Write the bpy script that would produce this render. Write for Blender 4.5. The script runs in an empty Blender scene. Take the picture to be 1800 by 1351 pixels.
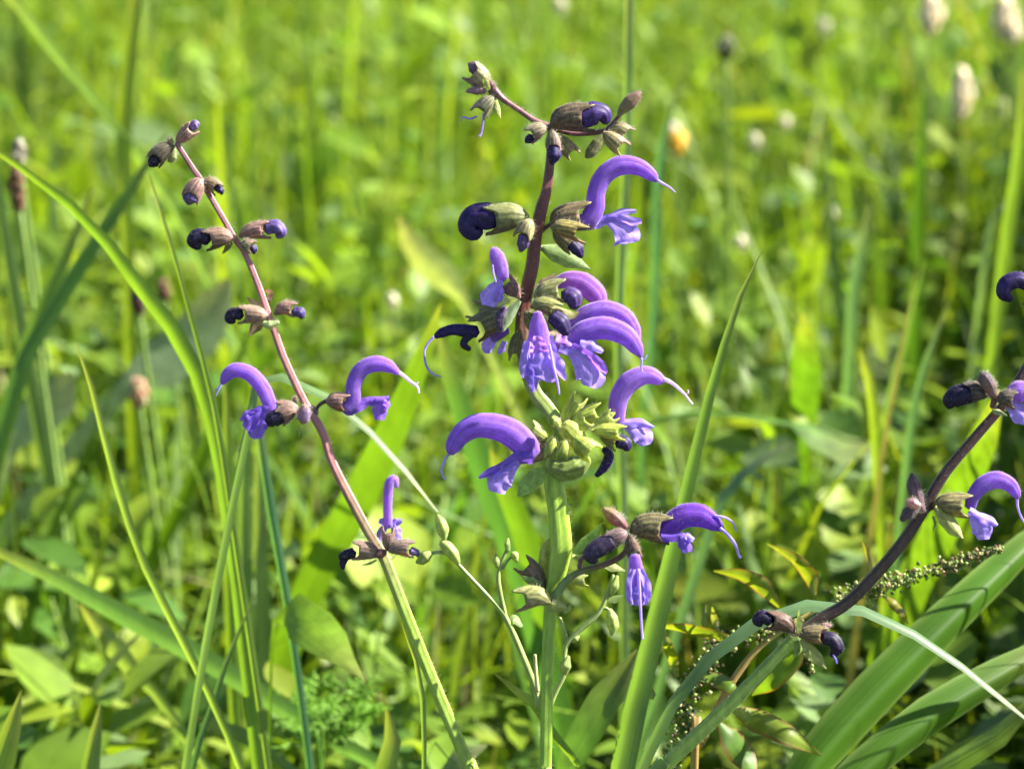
import bpy, math, random
import numpy as np
R = math.radians
SC = bpy.context.scene
COL = SC.collection

# ------------------------------------------------------------------ camera, sky, sun, exposure
PITCH = R(18.0)
CAM = np.array([0.0, -0.575, 0.62])
FPX = 50.0 / 22.3 * 1800.0                     # focal length in photograph pixels
FWD = np.array([0.0, math.cos(PITCH), -math.sin(PITCH)])
UP = np.array([0.0, math.sin(PITCH), math.cos(PITCH)])
RT = np.array([1.0, 0.0, 0.0])
cam = bpy.data.cameras.new('camera')
cam.lens = 50.0
cam.sensor_width = 22.3
cam.clip_start = 0.02
cam.clip_end = 1000.0
cam.dof.use_dof = True
cam.dof.focus_distance = 0.598
cam.dof.aperture_fstop = 8.0
cam_o = bpy.data.objects.new('camera', cam)
COL.objects.link(cam_o)
cam_o.location = CAM
cam_o.rotation_euler = (math.pi / 2 - PITCH, 0, 0)
SC.camera = cam_o

SUN_EL, SUN_AZ = R(41.0), R(80.0)              # azimuth from +Y (away from camera) towards +X (right)
SDIR = np.array([math.sin(SUN_AZ) * math.cos(SUN_EL), math.cos(SUN_AZ) * math.cos(SUN_EL), math.sin(SUN_EL)])
w = bpy.data.worlds.new('World')
SC.world = w
w.use_nodes = True
nt = w.node_tree
sky = nt.nodes.new('ShaderNodeTexSky')
sky.sky_type = 'NISHITA'
sky.sun_disc = False
sky.sun_elevation = SUN_EL
sky.sun_rotation = SUN_AZ
nt.links.new(sky.outputs[0], nt.nodes['Background'].inputs[0])
nt.nodes['Background'].inputs[1].default_value = 0.05
sun = bpy.data.lights.new('sun', 'SUN')
sun.energy = 5.0
sun.angle = R(0.53)
sun.color = (1.0, 0.95, 0.85)
sun_o = bpy.data.objects.new('sun', sun)
COL.objects.link(sun_o)
from mathutils import Vector
sun_o.rotation_euler = Vector(SDIR).to_track_quat('Z', 'Y').to_euler()
SC.view_settings.view_transform = 'Standard'
SC.view_settings.look = 'None'
SC.view_settings.exposure = 2.28
SC.view_settings.gamma = 1.0
SC.cycles.use_denoising = True
SC.cycles.max_bounces = 8
SC.cycles.transmission_bounces = 6
SC.cycles.diffuse_bounces = 4
SC.cycles.use_adaptive_sampling = True
SC.cycles.adaptive_threshold = 0.02

rng = np.random.default_rng(7)
random.seed(7)


# ------------------------------------------------------------------ geometry helpers
def P(px, py, d):
    """point that stands d metres in front of the camera, seen at photograph pixel px, py"""
    return CAM + d * (FWD + RT * (px - 900.0) / FPX + UP * (675.5 - py) / FPX)


def unit(v):
    return v / (np.linalg.norm(v, axis=-1, keepdims=True) + 1e-12)


def spline(a, m):
    a = np.asarray(a, float)
    if a.ndim == 1:
        a = a[:, None]
    n = len(a)
    if n == 1:
        return np.repeat(a, m, 0)
    e = np.vstack([2 * a[0] - a[1], a, 2 * a[-1] - a[-2]])
    t = np.linspace(0, n - 1, m)
    i = np.minimum(t.astype(int), n - 2)
    f = (t - i)[:, None]
    p0, p1, p2, p3 = e[i], e[i + 1], e[i + 2], e[i + 3]
    return 0.5 * (2 * p1 + (p2 - p0) * f + (2 * p0 - 5 * p1 + 4 * p2 - p3) * f ** 2 + (3 * p1 - p0 - 3 * p2 + p3) * f ** 3)


def lin(a, m):
    a = np.asarray(a, float)
    if a.ndim == 1:
        return np.interp(np.linspace(0, 1, m), np.linspace(0, 1, len(a)), a)
    return np.stack([lin(a[:, k], m) for k in range(a.shape[1])], 1)


def wpath(pts, d0):
    out = []
    for p in pts:
        z = p[2] if len(p) > 2 else 0.0
        out.append(P(p[0], p[1], d0 + z / 1000.0))
    return np.array(out)


def mesh(name, V, F, mat, parent=None, col=None, uv=None, smooth=True, origin=None, kind=None):
    V = np.asarray(V, float)
    if parent is not None:
        origin = np.array(parent['_o'])
    elif origin is None:
        origin = np.zeros(3)
    me = bpy.data.meshes.new(name)
    me.from_pydata((V - origin).tolist(), [], F)
    if col is not None:
        c = np.ones((len(V), 4))
        c[:, :3] = col
        at = me.color_attributes.new('col', 'FLOAT_COLOR', 'POINT')
        at.data.foreach_set('color', c.ravel())
    if uv is not None:
        li = np.empty(len(me.loops), int)
        me.loops.foreach_get('vertex_index', li)
        ul = me.uv_layers.new(name='uv')
        ul.data.foreach_set('uv', np.asarray(uv, float)[li].ravel())
    if smooth:
        me.polygons.foreach_set('use_smooth', [True] * len(me.polygons))
    me.materials.append(mat)
    o = bpy.data.objects.new(name, me)
    COL.objects.link(o)
    if parent is not None:
        o.parent = parent
        o['_o'] = list(parent['_o'])
    else:
        o.location = origin
        o['_o'] = list(origin)
    if kind:
        o['kind'] = kind
    return o


def thing(name, label, cat, base, group=None):
    o = bpy.data.objects.new(name, None)
    o.empty_display_size = 0.02
    COL.objects.link(o)
    o.location = base
    o['_o'] = list(base)
    return tag(o, label, cat, group)


def tag(o, label, cat, group=None):
    o['label'] = label
    o['category'] = cat
    if group:
        o['group'] = group
    return o


def frames(C):
    T = unit(np.gradient(C, axis=0))
    D = unit(C - CAM)
    D = unit(D - (D * T).sum(1, keepdims=True) * T)
    N = np.cross(T, D)
    return T, N, D


def join(parts):
    V, F, Cc, U = [], [], [], []
    k = 0
    for p in parts:
        V.append(p[0])
        F += [tuple(i + k for i in f) for f in p[1]]
        Cc.append(np.broadcast_to(p[2], (len(p[0]), 3)))
        U.append(p[3])
        k += len(p[0])
    return np.vstack(V), F, np.vstack(Cc), np.vstack(U)


def gridfaces(m, n, wrap):
    F = []
    nn = n if wrap else n - 1
    for i in range(m - 1):
        for j in range(nn):
            a, b = i * n + j, i * n + (j + 1) % n
            F.append((a, a + n, b + n, b) if wrap else (a, b, b + n, a + n))
    return F


def sweep(C, a, ratio=1.0, col=(1, 1, 1), m=16, n=12, sec=None, caps=True, inner=0):
    """tube along world points C, in-plane half width a (metres), depth half width a*ratio"""
    C = spline(C, m)
    a = np.maximum(lin(a, m), 1e-5)
    col = lin(col, m) if np.ndim(col) > 1 else np.broadcast_to(np.array(col, float), (m, 3))
    T, N, D = frames(C)
    th = np.linspace(0, 2 * math.pi, n, endpoint=False)
    s = np.ones(n) if sec is None else np.array([sec(t) for t in th])
    if inner:
        k = np.cos(th) * inner
        an = np.arccos(np.clip(k, -1, 1))              # 0 on the inner side, pi on the crest
        s = 1 - 0.62 * np.exp(-(an / 0.26) ** 2) - 0.10 * np.exp(-((math.pi - an - 0.95) / 0.22) ** 2) + 0.03 * np.exp(-((math.pi - an) / 0.4) ** 2)
    ratio = lin(np.atleast_1d(ratio), m) if np.ndim(ratio) else np.full(m, ratio)
    V = C[:, None] + (a[:, None] * np.cos(th) * s)[..., None] * N[:, None] + ((a * ratio)[:, None] * np.sin(th) * s)[..., None] * D[:, None]
    V = V.reshape(-1, 3)
    F = gridfaces(m, n, True)
    cc = np.repeat(col, n, 0)
    uv = np.stack([np.tile(th / 6.2832, m), np.repeat(np.linspace(0, 1, m), n)], 1)
    if caps:
        V = np.vstack([V, C[0] - T[0] * a[0] * 0.5, C[-1] + T[-1] * a[-1] * 0.5])
        k = m * n
        F += [(k, j, (j + 1) % n) for j in range(n)]
        F += [(k + 1, (m - 1) * n + (j + 1) % n, (m - 1) * n + j) for j in range(n)]
        cc = np.vstack([cc, col[0], col[-1]])
        uv = np.vstack([uv, [0, 0], [0, 1]])
    return V, F, cc, uv


def sheet(C, hw, tilt=0.0, cup=0.0, ruffle=0.0, col=(1, 1, 1), edge=None, m=18, n=7, twist=0.0, teeth=0, seed=0, wave=0.0):
    """thin curved leaf or petal along world points C; tilt turns its width from the picture plane into depth"""
    C = spline(C, m)
    hw = np.maximum(lin(hw, m), 1e-5)
    if teeth:
        hw = hw * (1 + 0.16 * (np.arange(m) % teeth) / max(1, teeth - 1) - 0.08)
    T, N, D = frames(C)
    tt = tilt + twist * np.linspace(0, 1, m)
    W = np.cos(tt)[:, None] * N + np.sin(tt)[:, None] * D
    B = -np.sin(tt)[:, None] * N + np.cos(tt)[:, None] * D
    u = np.linspace(-1, 1, n)
    r = np.random.default_rng(seed)
    ph = r.uniform(0, 6.28, 6)
    vv = np.linspace(0, 1, m)
    ruf = ruffle * (np.sin(9 * vv[:, None] + 2.2 * u[None] + ph[0]) + 0.7 * np.sin(17 * vv[:, None] - 3 * u[None] + ph[1])) * (np.abs(u)[None] ** 1.5 + 0.12)
    off = hw[:, None] * (cup * (np.abs(u) ** 1.4)[None] + ruf) + wave * hw[:, None] * np.sin(5 * vv + ph[2])[:, None]
    V = C[:, None] + (hw[:, None] * u[None])[..., None] * W[:, None] + off[..., None] * B[:, None]
    V = V.reshape(-1, 3)
    F = gridfaces(m, n, False)
    c0 = lin(col, m) if np.ndim(col) > 1 else np.broadcast_to(np.array(col, float), (m, 3))
    cc = np.repeat(c0[:, None], n, 1)
    if edge is not None:
        k = (np.abs(u) ** 7)[None, :, None]
        cc = cc * (1 - k) + np.array(edge) * k
    uv = np.stack([np.tile(u * 0.5 + 0.5, m), np.repeat(vv, n)], 1)
    return V, F, cc.reshape(-1, 3), uv


def bell(C, hw, upside, c_rib, c_gap, c_top, m=12, n=36, flare=1.0, seed=0, teeth=1.0):
    """two-lipped ribbed calyx: narrow foot, wide mouth, one pointed upper lip, two lower teeth; hollow"""
    r = np.random.default_rng(seed)
    k = 40
    Cs = spline(C, k)
    ext = Cs[-1] + np.outer(np.linspace(0.02, 0.45, 14), Cs[-1] - Cs[-9]) * 1.6
    Cs = np.vstack([Cs, ext])
    T, N, D = frames(Cs)
    th = np.linspace(0, 2 * math.pi, n, endpoint=False) + 0.02
    dt = lambda c: np.abs((th - c + math.pi) % (2 * math.pi) - math.pi)
    top = 0.0 if upside > 0 else math.pi
    e = 0.80 + 0.30 * teeth * np.exp(-(dt(top) / 0.55) ** 2)
    for s in (-1, 1):
        e += 0.30 * teeth * np.exp(-(dt(top + math.pi + s * 0.62) / 0.30) ** 2)
    e = e / 1.05
    isT = np.exp(-(dt(top) / 0.9) ** 2)
    rib = np.cos(13 * (th - top))
    parts = []
    for layer in (1.0, 0.88):
        Vs, cs, us = [], [], []
        for i in range(m):
            v = i / (m - 1)
            q = v * e * k / 1.0
            q = np.clip(q * (1.0 if layer == 1 else 0.985), 0, len(Cs) - 1.001)
            i0 = q.astype(int)
            f = (q - i0)[:, None]
            L = lambda A: A[i0] * (1 - f) + A[i0 + 1] * f
            rr = np.interp(v, [0, .06, .25, .5, .8, 1], [.11, .27, .62, .85, .93, 0.80 + 0.12 * flare])
            rr = rr * (1 + 0.05 * rib * min(1, v * 4)) * layer * hw
            rr = rr * (1 + 0.12 * flare * (e - 0.8) * v ** 3 * 2)
            p = L(Cs) + (rr * np.cos(th))[:, None] * L(N) + (rr * 0.82 * np.sin(th))[:, None] * L(D)
            Vs.append(p)
            mixr = np.clip(0.5 + 0.5 * rib, 0, 1)[:, None]
            base = np.array(c_rib) * mixr + np.array(c_gap) * (1 - mixr)
            kk = (isT * np.clip(0.25 + v, 0, 1))[:, None]
            base = base * (1 - kk) + np.array(c_top) * kk
            cs.append(base * r.uniform(0.9, 1.1))
            us.append(np.stack([th / 6.2832, np.full(n, v)], 1))
        Vv = np.vstack(Vs)
        F = gridfaces(m, n, True)
        if layer != 1.0:
            F = [f[::-1] for f in F]
        parts.append((Vv, F, np.vstack(cs), np.vstack(us)))
    V, F, c, uv = join(parts)
    o = m * n
    for j in range(n):
        a, b = (m - 1) * n + j, (m - 1) * n + (j + 1) % n
        F.append((a, a + o, b + o, b))
    F.append(tuple(range(n))[::-1])
    return V, F, c, uv


def hairs_on(V, F, count, length, width, seed, only_first=None):
    """count tapered hairs on the faces of V, F; returns arrays of triangles"""
    r = np.random.default_rng(seed)
    F = [f for f in F if len(f) in (3, 4)]
    if only_first:
        F = F[:only_first]
    q = np.array([(f[0], f[1], f[2], f[3] if len(f) == 4 else f[2]) for f in F])
    a, b, c, d = V[q[:, 0]], V[q[:, 1]], V[q[:, 2]], V[q[:, 3]]
    nr = np.cross(c - a, d - b)
    area = np.linalg.norm(nr, axis=1) + 1e-16
    idx = r.choice(len(F), count, p=area / area.sum())
    s, t = r.uniform(0, 1, (2, count, 1))
    p = (a[idx] * (1 - s) + b[idx] * s) * (1 - t) + (d[idx] * (1 - s) + c[idx] * s) * t
    nn = unit(nr[idx])
    ctr = V.mean(0)
    dirn = unit(nn + r.normal(0, 0.33, (count, 3)))
    L = length * r.uniform(0.45, 1.25, (count, 1))
    x = unit(np.cross(dirn, r.normal(0, 1, (count, 3))))
    y = np.cross(dirn, x)
    w_ = width
    v0 = p + x * w_
    v1 = p - 0.5 * x * w_ + 0.87 * y * w_
    v2 = p - 0.5 * x * w_ - 0.87 * y * w_
    v3 = p + dirn * L
    VV = np.stack([v0, v1, v2, v3], 1).reshape(-1, 3)
    k = np.arange(count)[:, None] * 4
    FF = np.concatenate([k + [0, 1, 3], k + [1, 2, 3], k + [2, 0, 3]])
    return VV, FF


# ------------------------------------------------------------------ materials
def N_(nt, t, **kw):
    n = nt.nodes.new(t)
    for k, v in kw.items():
        setattr(n, k, v)
    return n


def plantmat(name, trans=0.45, tcol=(1.5, 1.45, 0.5), rough=0.45, spec=0.35, noise=0.25, nscale=400.0, stretch=(1, 1, 1), vein=0.0, veinscale=40.0, sheen=0.0, bump=0.0, gain=0.8):
    m = bpy.data.materials.new(name)
    m.use_nodes = True
    nt = m.node_tree
    L = nt.links.new
    out = nt.nodes['Material Output']
    pb = nt.nodes['Principled BSDF']
    at = N_(nt, 'ShaderNodeAttribute', attribute_name='col')
    tc = N_(nt, 'ShaderNodeTexCoord')
    no = N_(nt, 'ShaderNodeTexNoise')
    no.inputs['Scale'].default_value = nscale
    no.inputs['Detail'].default_value = 4
    mp = N_(nt, 'ShaderNodeMapping')
    mp.inputs['Scale'].default_value = stretch
    L(tc.outputs['Object'], mp.inputs[0])
    L(mp.outputs[0], no.inputs[0])
    mr = N_(nt, 'ShaderNodeMapRange')
    mr.inputs[1].default_value = 0.3
    mr.inputs[2].default_value = 0.7
    mr.inputs[3].default_value = gain * (1 - noise)
    mr.inputs[4].default_value = gain * (1 + noise)
    L(no.outputs[0], mr.inputs[0])
    fac = mr.outputs[0]
    wv = None
    if vein:
        uvn = N_(nt, 'ShaderNodeUVMap', uv_map='uv')
        mu = N_(nt, 'ShaderNodeMapping')                 # uneven veins running lengthwise
        mu.inputs['Scale'].default_value = (veinscale, 2.5, 1.0)
        L(uvn.outputs[0], mu.inputs[0])
        sn = N_(nt, 'ShaderNodeTexNoise')
        sn.inputs['Scale'].default_value = 1.0
        sn.inputs['Detail'].default_value = 2.0
        L(mu.outputs[0], sn.inputs[0])
        ma = N_(nt, 'ShaderNodeMapRange')
        ma.inputs[1].default_value = 0.3
        ma.inputs[2].default_value = 0.7
        ma.inputs[3].default_value = 1 - vein
        ma.inputs[4].default_value = 1 + vein
        L(sn.outputs[0], ma.inputs[0])
        m2 = N_(nt, 'ShaderNodeMath', operation='MULTIPLY')
        L(ma.outputs[0], m2.inputs[0])
        L(fac, m2.inputs[1])
        fac = m2.outputs[0]
        wv = sn.outputs[0]
    vm = N_(nt, 'ShaderNodeVectorMath', operation='SCALE')
    L(at.outputs['Color'], vm.inputs[0])
    L(fac, vm.inputs['Scale'])
    L(vm.outputs[0], pb.inputs['Base Color'])
    pb.inputs['Roughness'].default_value = rough
    pb.inputs['Specular IOR Level'].default_value = spec
    if sheen:
        pb.inputs['Sheen Weight'].default_value = sheen
        pb.inputs['Sheen Roughness'].default_value = 0.4
    if bump:
        bp = N_(nt, 'ShaderNodeBump')
        bp.inputs['Strength'].default_value = bump
        bp.inputs['Distance'].default_value = 0.0004
        L(wv if wv is not None else no.outputs[0], bp.inputs['Height'])
        L(bp.outputs[0], pb.inputs['Normal'])
    if trans > 0:
        tr = N_(nt, 'ShaderNodeBsdfTranslucent')
        v2 = N_(nt, 'ShaderNodeVectorMath', operation='MULTIPLY')
        v2.inputs[1].default_value = tcol
        L(vm.outputs[0], v2.inputs[0])
        L(v2.outputs[0], tr.inputs[0])
        mx = N_(nt, 'ShaderNodeMixShader')
        mx.inputs[0].default_value = trans
        L(pb.outputs[0], mx.inputs[1])
        L(tr.outputs[0], mx.inputs[2])
        L(mx.outputs[0], out.inputs[0])
    return m


M_PETAL = plantmat('petal', 0.42, (1.6, 1.3, 1.3), 0.55, 0.25, 0.16, 500, vein=0.22, veinscale=22, sheen=0.6, bump=0.25, gain=1.02)
M_LIP = plantmat('lower_lip_petal', 0.42, (1.4, 1.25, 1.25), 0.5, 0.3, 0.2, 500, vein=0.16, veinscale=9, sheen=0.25, bump=0.3, gain=0.98)
M_DARK = plantmat('dark_bud_petal', 0.10, (1.5, 1.2, 1.3), 0.5, 0.3, 0.4, 900, vein=0.3, veinscale=18, sheen=0.0, bump=0.3)
M_CALYX = plantmat('calyx', 0.35, (1.5, 1.4, 0.6), 0.5, 0.35, 0.3, 800, vein=0.25, veinscale=30, sheen=0.1, bump=0.35, gain=1.08)
M_STEM = plantmat('sage_stem', 0.12, (1.5, 1.4, 0.5), 0.42, 0.4, 0.22, 600, (1, 1, 0.15), vein=0.25, veinscale=14, sheen=0.06, bump=0.3, gain=1.0)
M_HAIR = plantmat('plant_hair', 0.5, (1.0, 1.0, 1.0), 0.4, 0.5, 0.0)
M_BLADE = plantmat('grass_blade', 0.45, (1.5, 1.5, 0.40), 0.4, 0.4, 0.16, 120, (1, 1, 0.3), vein=0.16, veinscale=16, bump=0.25)
M_LEAF = plantmat('leaf', 0.45, (1.6, 1.5, 0.35), 0.5, 0.35, 0.25, 160, vein=0.1, veinscale=12, bump=0.2)
M_BROAD = plantmat('broad_leaf', 0.42, (1.7, 1.5, 0.30), 0.55, 0.22, 0.15, 45, vein=0.16, veinscale=22, bump=0.2)
M_MEADOW = plantmat('meadow_grass', 0.45, (1.6, 1.5, 0.40), 0.5, 0.25, 0.15, 120, gain=0.78)
M_SEED = plantmat('seed_head', 0.4, (1.3, 1.2, 0.7), 0.6, 0.25, 0.3, 900, gain=0.9)
M_FLOWER = plantmat('meadow_flower', 0.5, (1.2, 1.1, 1.0), 0.6, 0.25, 0.15, 600, gain=1.1)

g = bpy.data.materials.new('soil')
g.use_nodes = True
gn = g.node_tree
no = N_(gn, 'ShaderNodeTexNoise')
no.inputs['Scale'].default_value = 9.0
no.inputs['Detail'].default_value = 8
cr = N_(gn, 'ShaderNodeValToRGB')
cr.color_ramp.elements[0].color = (0.018, 0.016, 0.008, 1)
cr.color_ramp.elements[0].position = 0.35
cr.color_ramp.elements[1].color = (0.045, 0.055, 0.016, 1)
cr.color_ramp.elements[1].position = 0.7
tcg = N_(gn, 'ShaderNodeTexCoord')
gn.links.new(tcg.outputs['Object'], no.inputs[0])
gn.links.new(no.outputs[0], cr.inputs[0])
gn.links.new(cr.outputs[0], gn.nodes['Principled BSDF'].inputs['Base Color'])
gn.nodes['Principled BSDF'].inputs['Roughness'].default_value = 0.95

# ------------------------------------------------------------------ ground: one sheet to the horizon, fine near the camera
xs = np.concatenate([[-300, -60, -12], np.linspace(-5, 5, 61), [12, 60, 300]])
ys = np.concatenate([[-300, -50, -8], np.linspace(-3, 9, 73), [20, 70, 300]])
gx, gy = np.meshgrid(xs, ys)
gz = 0.012 * np.sin(gx * 3.1 + 1) * np.cos(gy * 2.7) + 0.006 * np.sin(gx * 11 + gy * 7)
gz[(np.abs(gx) > 5.1) | (gy > 9.1) | (gy < -3.1)] = 0
V = np.stack([gx, gy, gz], -1).reshape(-1, 3)
mesh('ground', V, gridfaces(len(ys), len(xs), False), g, kind='structure')


# ------------------------------------------------------------------ meadow mass
def big_mesh(name, V, quads, tris, col, mat):
    me = bpy.data.meshes.new(name)
    nv, nq, ntr = len(V), len(quads), len(tris)
    me.vertices.add(nv)
    me.vertices.foreach_set('co', V.astype(np.float32).ravel())
    me.loops.add(nq * 4 + ntr * 3)
    me.loops.foreach_set('vertex_index', np.concatenate([quads.ravel(), tris.ravel()]).astype(np.int32))
    me.polygons.add(nq + ntr)
    st = np.concatenate([np.arange(nq) * 4, nq * 4 + np.arange(ntr) * 3]).astype(np.int32)
    me.polygons.foreach_set('loop_start', st)
    me.update(calc_edges=True)
    c = np.ones((nv, 4), np.float32)
    c[:, :3] = col
    at = me.color_attributes.new('col', 'FLOAT_COLOR', 'POINT')
    at.data.foreach_set('color', c.ravel())
    me.polygons.foreach_set('use_smooth', np.ones(nq + ntr, bool))
    me.materials.append(mat)
    o = bpy.data.objects.new(name, me)
    COL.objects.link(o)
    return o


PAL = np.array([(0.145, 0.250, 0.020), (0.190, 0.305, 0.024), (0.080, 0.175, 0.024), (0.180, 0.275, 0.095), (0.245, 0.330, 0.026), (0.34, 0.30, 0.13)])


def palette(n, pr):
    i = rng.choice(len(PAL), n, p=pr)
    return PAL[i] * rng.uniform(0.7, 1.3, (n, 1))


def scatter(n, y0, y1, margin=0.45):
    """points spread evenly over the ground between two distances from the camera"""
    m = int(n * 3)
    yc = np.sqrt(rng.uniform(y0 ** 2, y1 ** 2, m))
    x = rng.uniform(-1, 1, m) * (0.25 * yc + margin)
    y = yc + CAM[1]
    # tussocks and gaps
    f = np.sin(x * 23 + 1.3 * np.sin(y * 17)) * np.sin(y * 21 + 1.7 * np.sin(x * 13)) + 0.8 * np.sin(x * 9.1 + y * 5.3) * np.sin(y * 7.7 - x * 4.1 + 2)
    keep = np.argsort(-(f + rng.normal(0, 0.75, m)))[:n]
    return np.stack([x, y], 1)[rng.permutation(keep)]


def blades(pos, h, wd, bend, col, seg=5):
    n = len(pos)
    ph = rng.uniform(0, 6.283, n)
    fa = rng.uniform(0, 6.283, n)
    t = np.linspace(0, 1, seg + 1)
    ld = np.stack([np.cos(ph), np.sin(ph)], 1)
    hor = bend[:, None] * (t[None] ** 2.1) * h[:, None]
    z = h[:, None] * t[None] * (1 - 0.38 * np.minimum(bend, 1.2)[:, None] * t[None] ** 2) - 0.01
    cx = pos[:, 0, None] + ld[:, 0, None] * hor
    cy = pos[:, 1, None] + ld[:, 1, None] * hor
    w_ = wd[:, None] * np.interp(t, [0, .25, .6, .85, 1], [.7, 1, .85, .45, 0])[None]
    fx, fy = np.cos(fa)[:, None], np.sin(fa)[:, None]
    A = np.stack([cx - fx * w_, cy - fy * w_, z], -1)
    B = np.stack([cx + fx * w_, cy + fy * w_, z + 0.25 * w_], -1)
    V = np.empty((n, 2 * seg + 1, 3))
    V[:, 0:2 * seg:2] = A[:, :seg]
    V[:, 1:2 * seg:2] = B[:, :seg]
    V[:, 2 * seg] = A[:, seg]
    k = (np.arange(n) * (2 * seg + 1))[:, None]
    q = np.concatenate([k + [2 * i, 2 * i + 1, 2 * i + 3, 2 * i + 2] for i in range(seg - 1)])
    tr = k + [2 * seg - 2, 2 * seg - 1, 2 * seg]
    cc = np.repeat(col[:, None], 2 * seg + 1, 1)
    return V.reshape(-1, 3), q, tr, cc.reshape(-1, 3)


def leaves(org, dirn, length, hw, col, tip=0.5):
    """oval folded leaves: 5 rows x 3 columns each"""
    n = len(org)
    upv = np.array([0, 0, 1.0])
    W = unit(np.cross(dirn, upv) + rng.normal(0, 0.25, (n, 3)))
    Nn = unit(np.cross(W, dirn))
    t = np.linspace(0, 1, 5)
    pr = np.array([0.12, 0.85, 1.0, 0.68, 0.04])
    droop = rng.uniform(0.0, 0.35, n)
    C = org[:, None] + dirn[:, None] * (t[None] * length[:, None])[..., None] - upv * ((t[None] ** 2) * (droop * length)[:, None])[..., None]
    V = np.empty((n, 5, 3, 3))
    for j, u in enumerate((-1, 0, 1)):
        ww = (hw[:, None] * pr[None])[..., None]
        V[:, :, j] = C + u * ww * W[:, None] + abs(u) * 0.28 * ww * Nn[:, None]
    k = (np.arange(n) * 15)[:, None]
    q = np.concatenate([k + [3 * i + j, 3 * i + j + 1, 3 * i + j + 4, 3 * i + j + 3] for i in range(4) for j in range(2)])
    cc = np.repeat(col[:, None], 15, 1)
    return V.reshape(-1, 3), q, np.zeros((0, 3), int), cc.reshape(-1, 3)


def merge(parts):
    k = 0
    V, Q, T, C = [], [], [], []
    for p in parts:
        V.append(p[0]); Q.append(p[1] + k); T.append(p[2] + k); C.append(p[3])
        k += len(p[0])
    return np.vstack(V), np.vstack(Q), np.vstack(T), np.vstack(C)


parts = []
for (n, y0, y1, hm, wm, mg) in ((900, 0.25, 0.72, 0.20, 0.0022, 0.30), (900, 0.69, 0.95, 0.30, 0.0018, 0.30), (4500, 0.74, 1.35, 0.24, 0.0020, 0.40), (17000, 1.35, 2.6, 0.26, 0.0024, 0.5), (26000, 2.6, 4.6, 0.25, 0.0034, 0.6), (11000, 4.6, 9.0, 0.25, 0.007, 1.0)):
    pos = scatter(n, y0, y1, mg)
    h = np.clip(rng.normal(hm, 0.07, n), 0.07, 0.45)
    yc = pos[:, 1] - CAM[1]
    # keep the space between the camera and the sage free, as it is in the photograph
    lim = np.where(yc < 0.80, 0.62 - yc * math.tan(R(28.6)) + np.where(yc > 0.69, 0.05, -0.035), 9.0)
    h = np.minimum(h, np.maximum(lim, 0.05))
    wd = wm * rng.lognormal(0, 0.35, n)
    bend = np.abs(rng.normal(0.40, 0.35, n))
    parts.append(blades(pos, h, wd, bend, palette(n, [.28, .25, .18, .12, .155, .015])))
# unseen taller grass, added beside the view on the sunny side to shade low leaves
n = 4200
yc = rng.uniform(0.60, 1.9, n)
pos = np.stack([0.245 * yc + 0.035 + np.abs(rng.normal(0, 0.14, n)), yc + CAM[1]], 1)
parts.append(blades(pos, rng.uniform(0.26, 0.49, n), rng.uniform(0.002, 0.0045, n), np.abs(rng.normal(0.05, 0.05, n)), palette(n, [.28, .25, .18, .12, .155, .015])))
o = big_mesh('meadow_grass', *merge(parts), M_MEADOW)
o['kind'] = 'stuff'
tag(o, 'dense sunlit green meadow grass filling the background', 'grass')

parts = []
for (n, y0, y1, zm, lm, mg) in ((3000, 0.3, 0.74, 0.10, 0.020, 0.35), (5000, 0.69, 0.90, 0.27, 0.024, 0.30), (20000, 0.74, 1.5, 0.21, 0.021, 0.40), (28000, 1.5, 3.0, 0.22, 0.024, 0.5), (18000, 3.0, 6.0, 0.22, 0.034, 0.7)):
    nst = n // 7
    st = scatter(nst, y0, y1, mg)
    top = np.clip(rng.normal(zm, 0.05, nst), 0.04, 0.32)
    yc = st[:, 1] - CAM[1]
    top = np.where(yc < 0.85, np.minimum(top, np.maximum(0.62 - yc * math.tan(R(28.6)) + np.where(yc > 0.69, 0.045, -0.05), 0.04)), top)
    i = rng.integers(0, nst, n)
    z = top[i] * rng.uniform(0.25, 1.0, n)
    a = rng.uniform(0, 6.283, n)
    el = rng.normal(0.45, 0.4, n)
    dr = np.stack([np.cos(a) * np.cos(el), np.sin(a) * np.cos(el), np.sin(el)], 1)
    org = np.column_stack([st[i] + rng.normal(0, 0.006, (n, 2)), z])
    ln = lm * rng.lognormal(0, 0.4, n)
    parts.append(leaves(org, dr, ln, ln * rng.uniform(0.16, 0.36, n), palette(n, [.30, .22, .25, .10, .13, 0.0])))
    sp = np.column_stack([st])
    parts.append(blades(st, top * 1.02, np.full(nst, 0.0013), np.full(nst, 0.08), palette(nst, [.3, .2, .2, .1, .1, .1])))
o = big_mesh('leafy_ground_cover', *merge(parts), M_MEADOW)
o['kind'] = 'stuff'
tag(o, 'low leafy herbs growing thickly between the grass blades', 'ground cover')


# ------------------------------------------------------------------ meadow sage
VIO = (0.275, 0.130, 0.60)
VIO2 = (0.325, 0.165, 0.62)
LIP = (0.335, 0.23, 0.74)
DRK = (0.022, 0.010, 0.080)
DRK2 = (0.014, 0.008, 0.036)
CG, CB = (0.27, 0.32, 0.08), (0.12, 0.06, 0.05)
CY = (0.38, 0.46, 0.07)
CP = (0.26, 0.14, 0.13)


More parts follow.
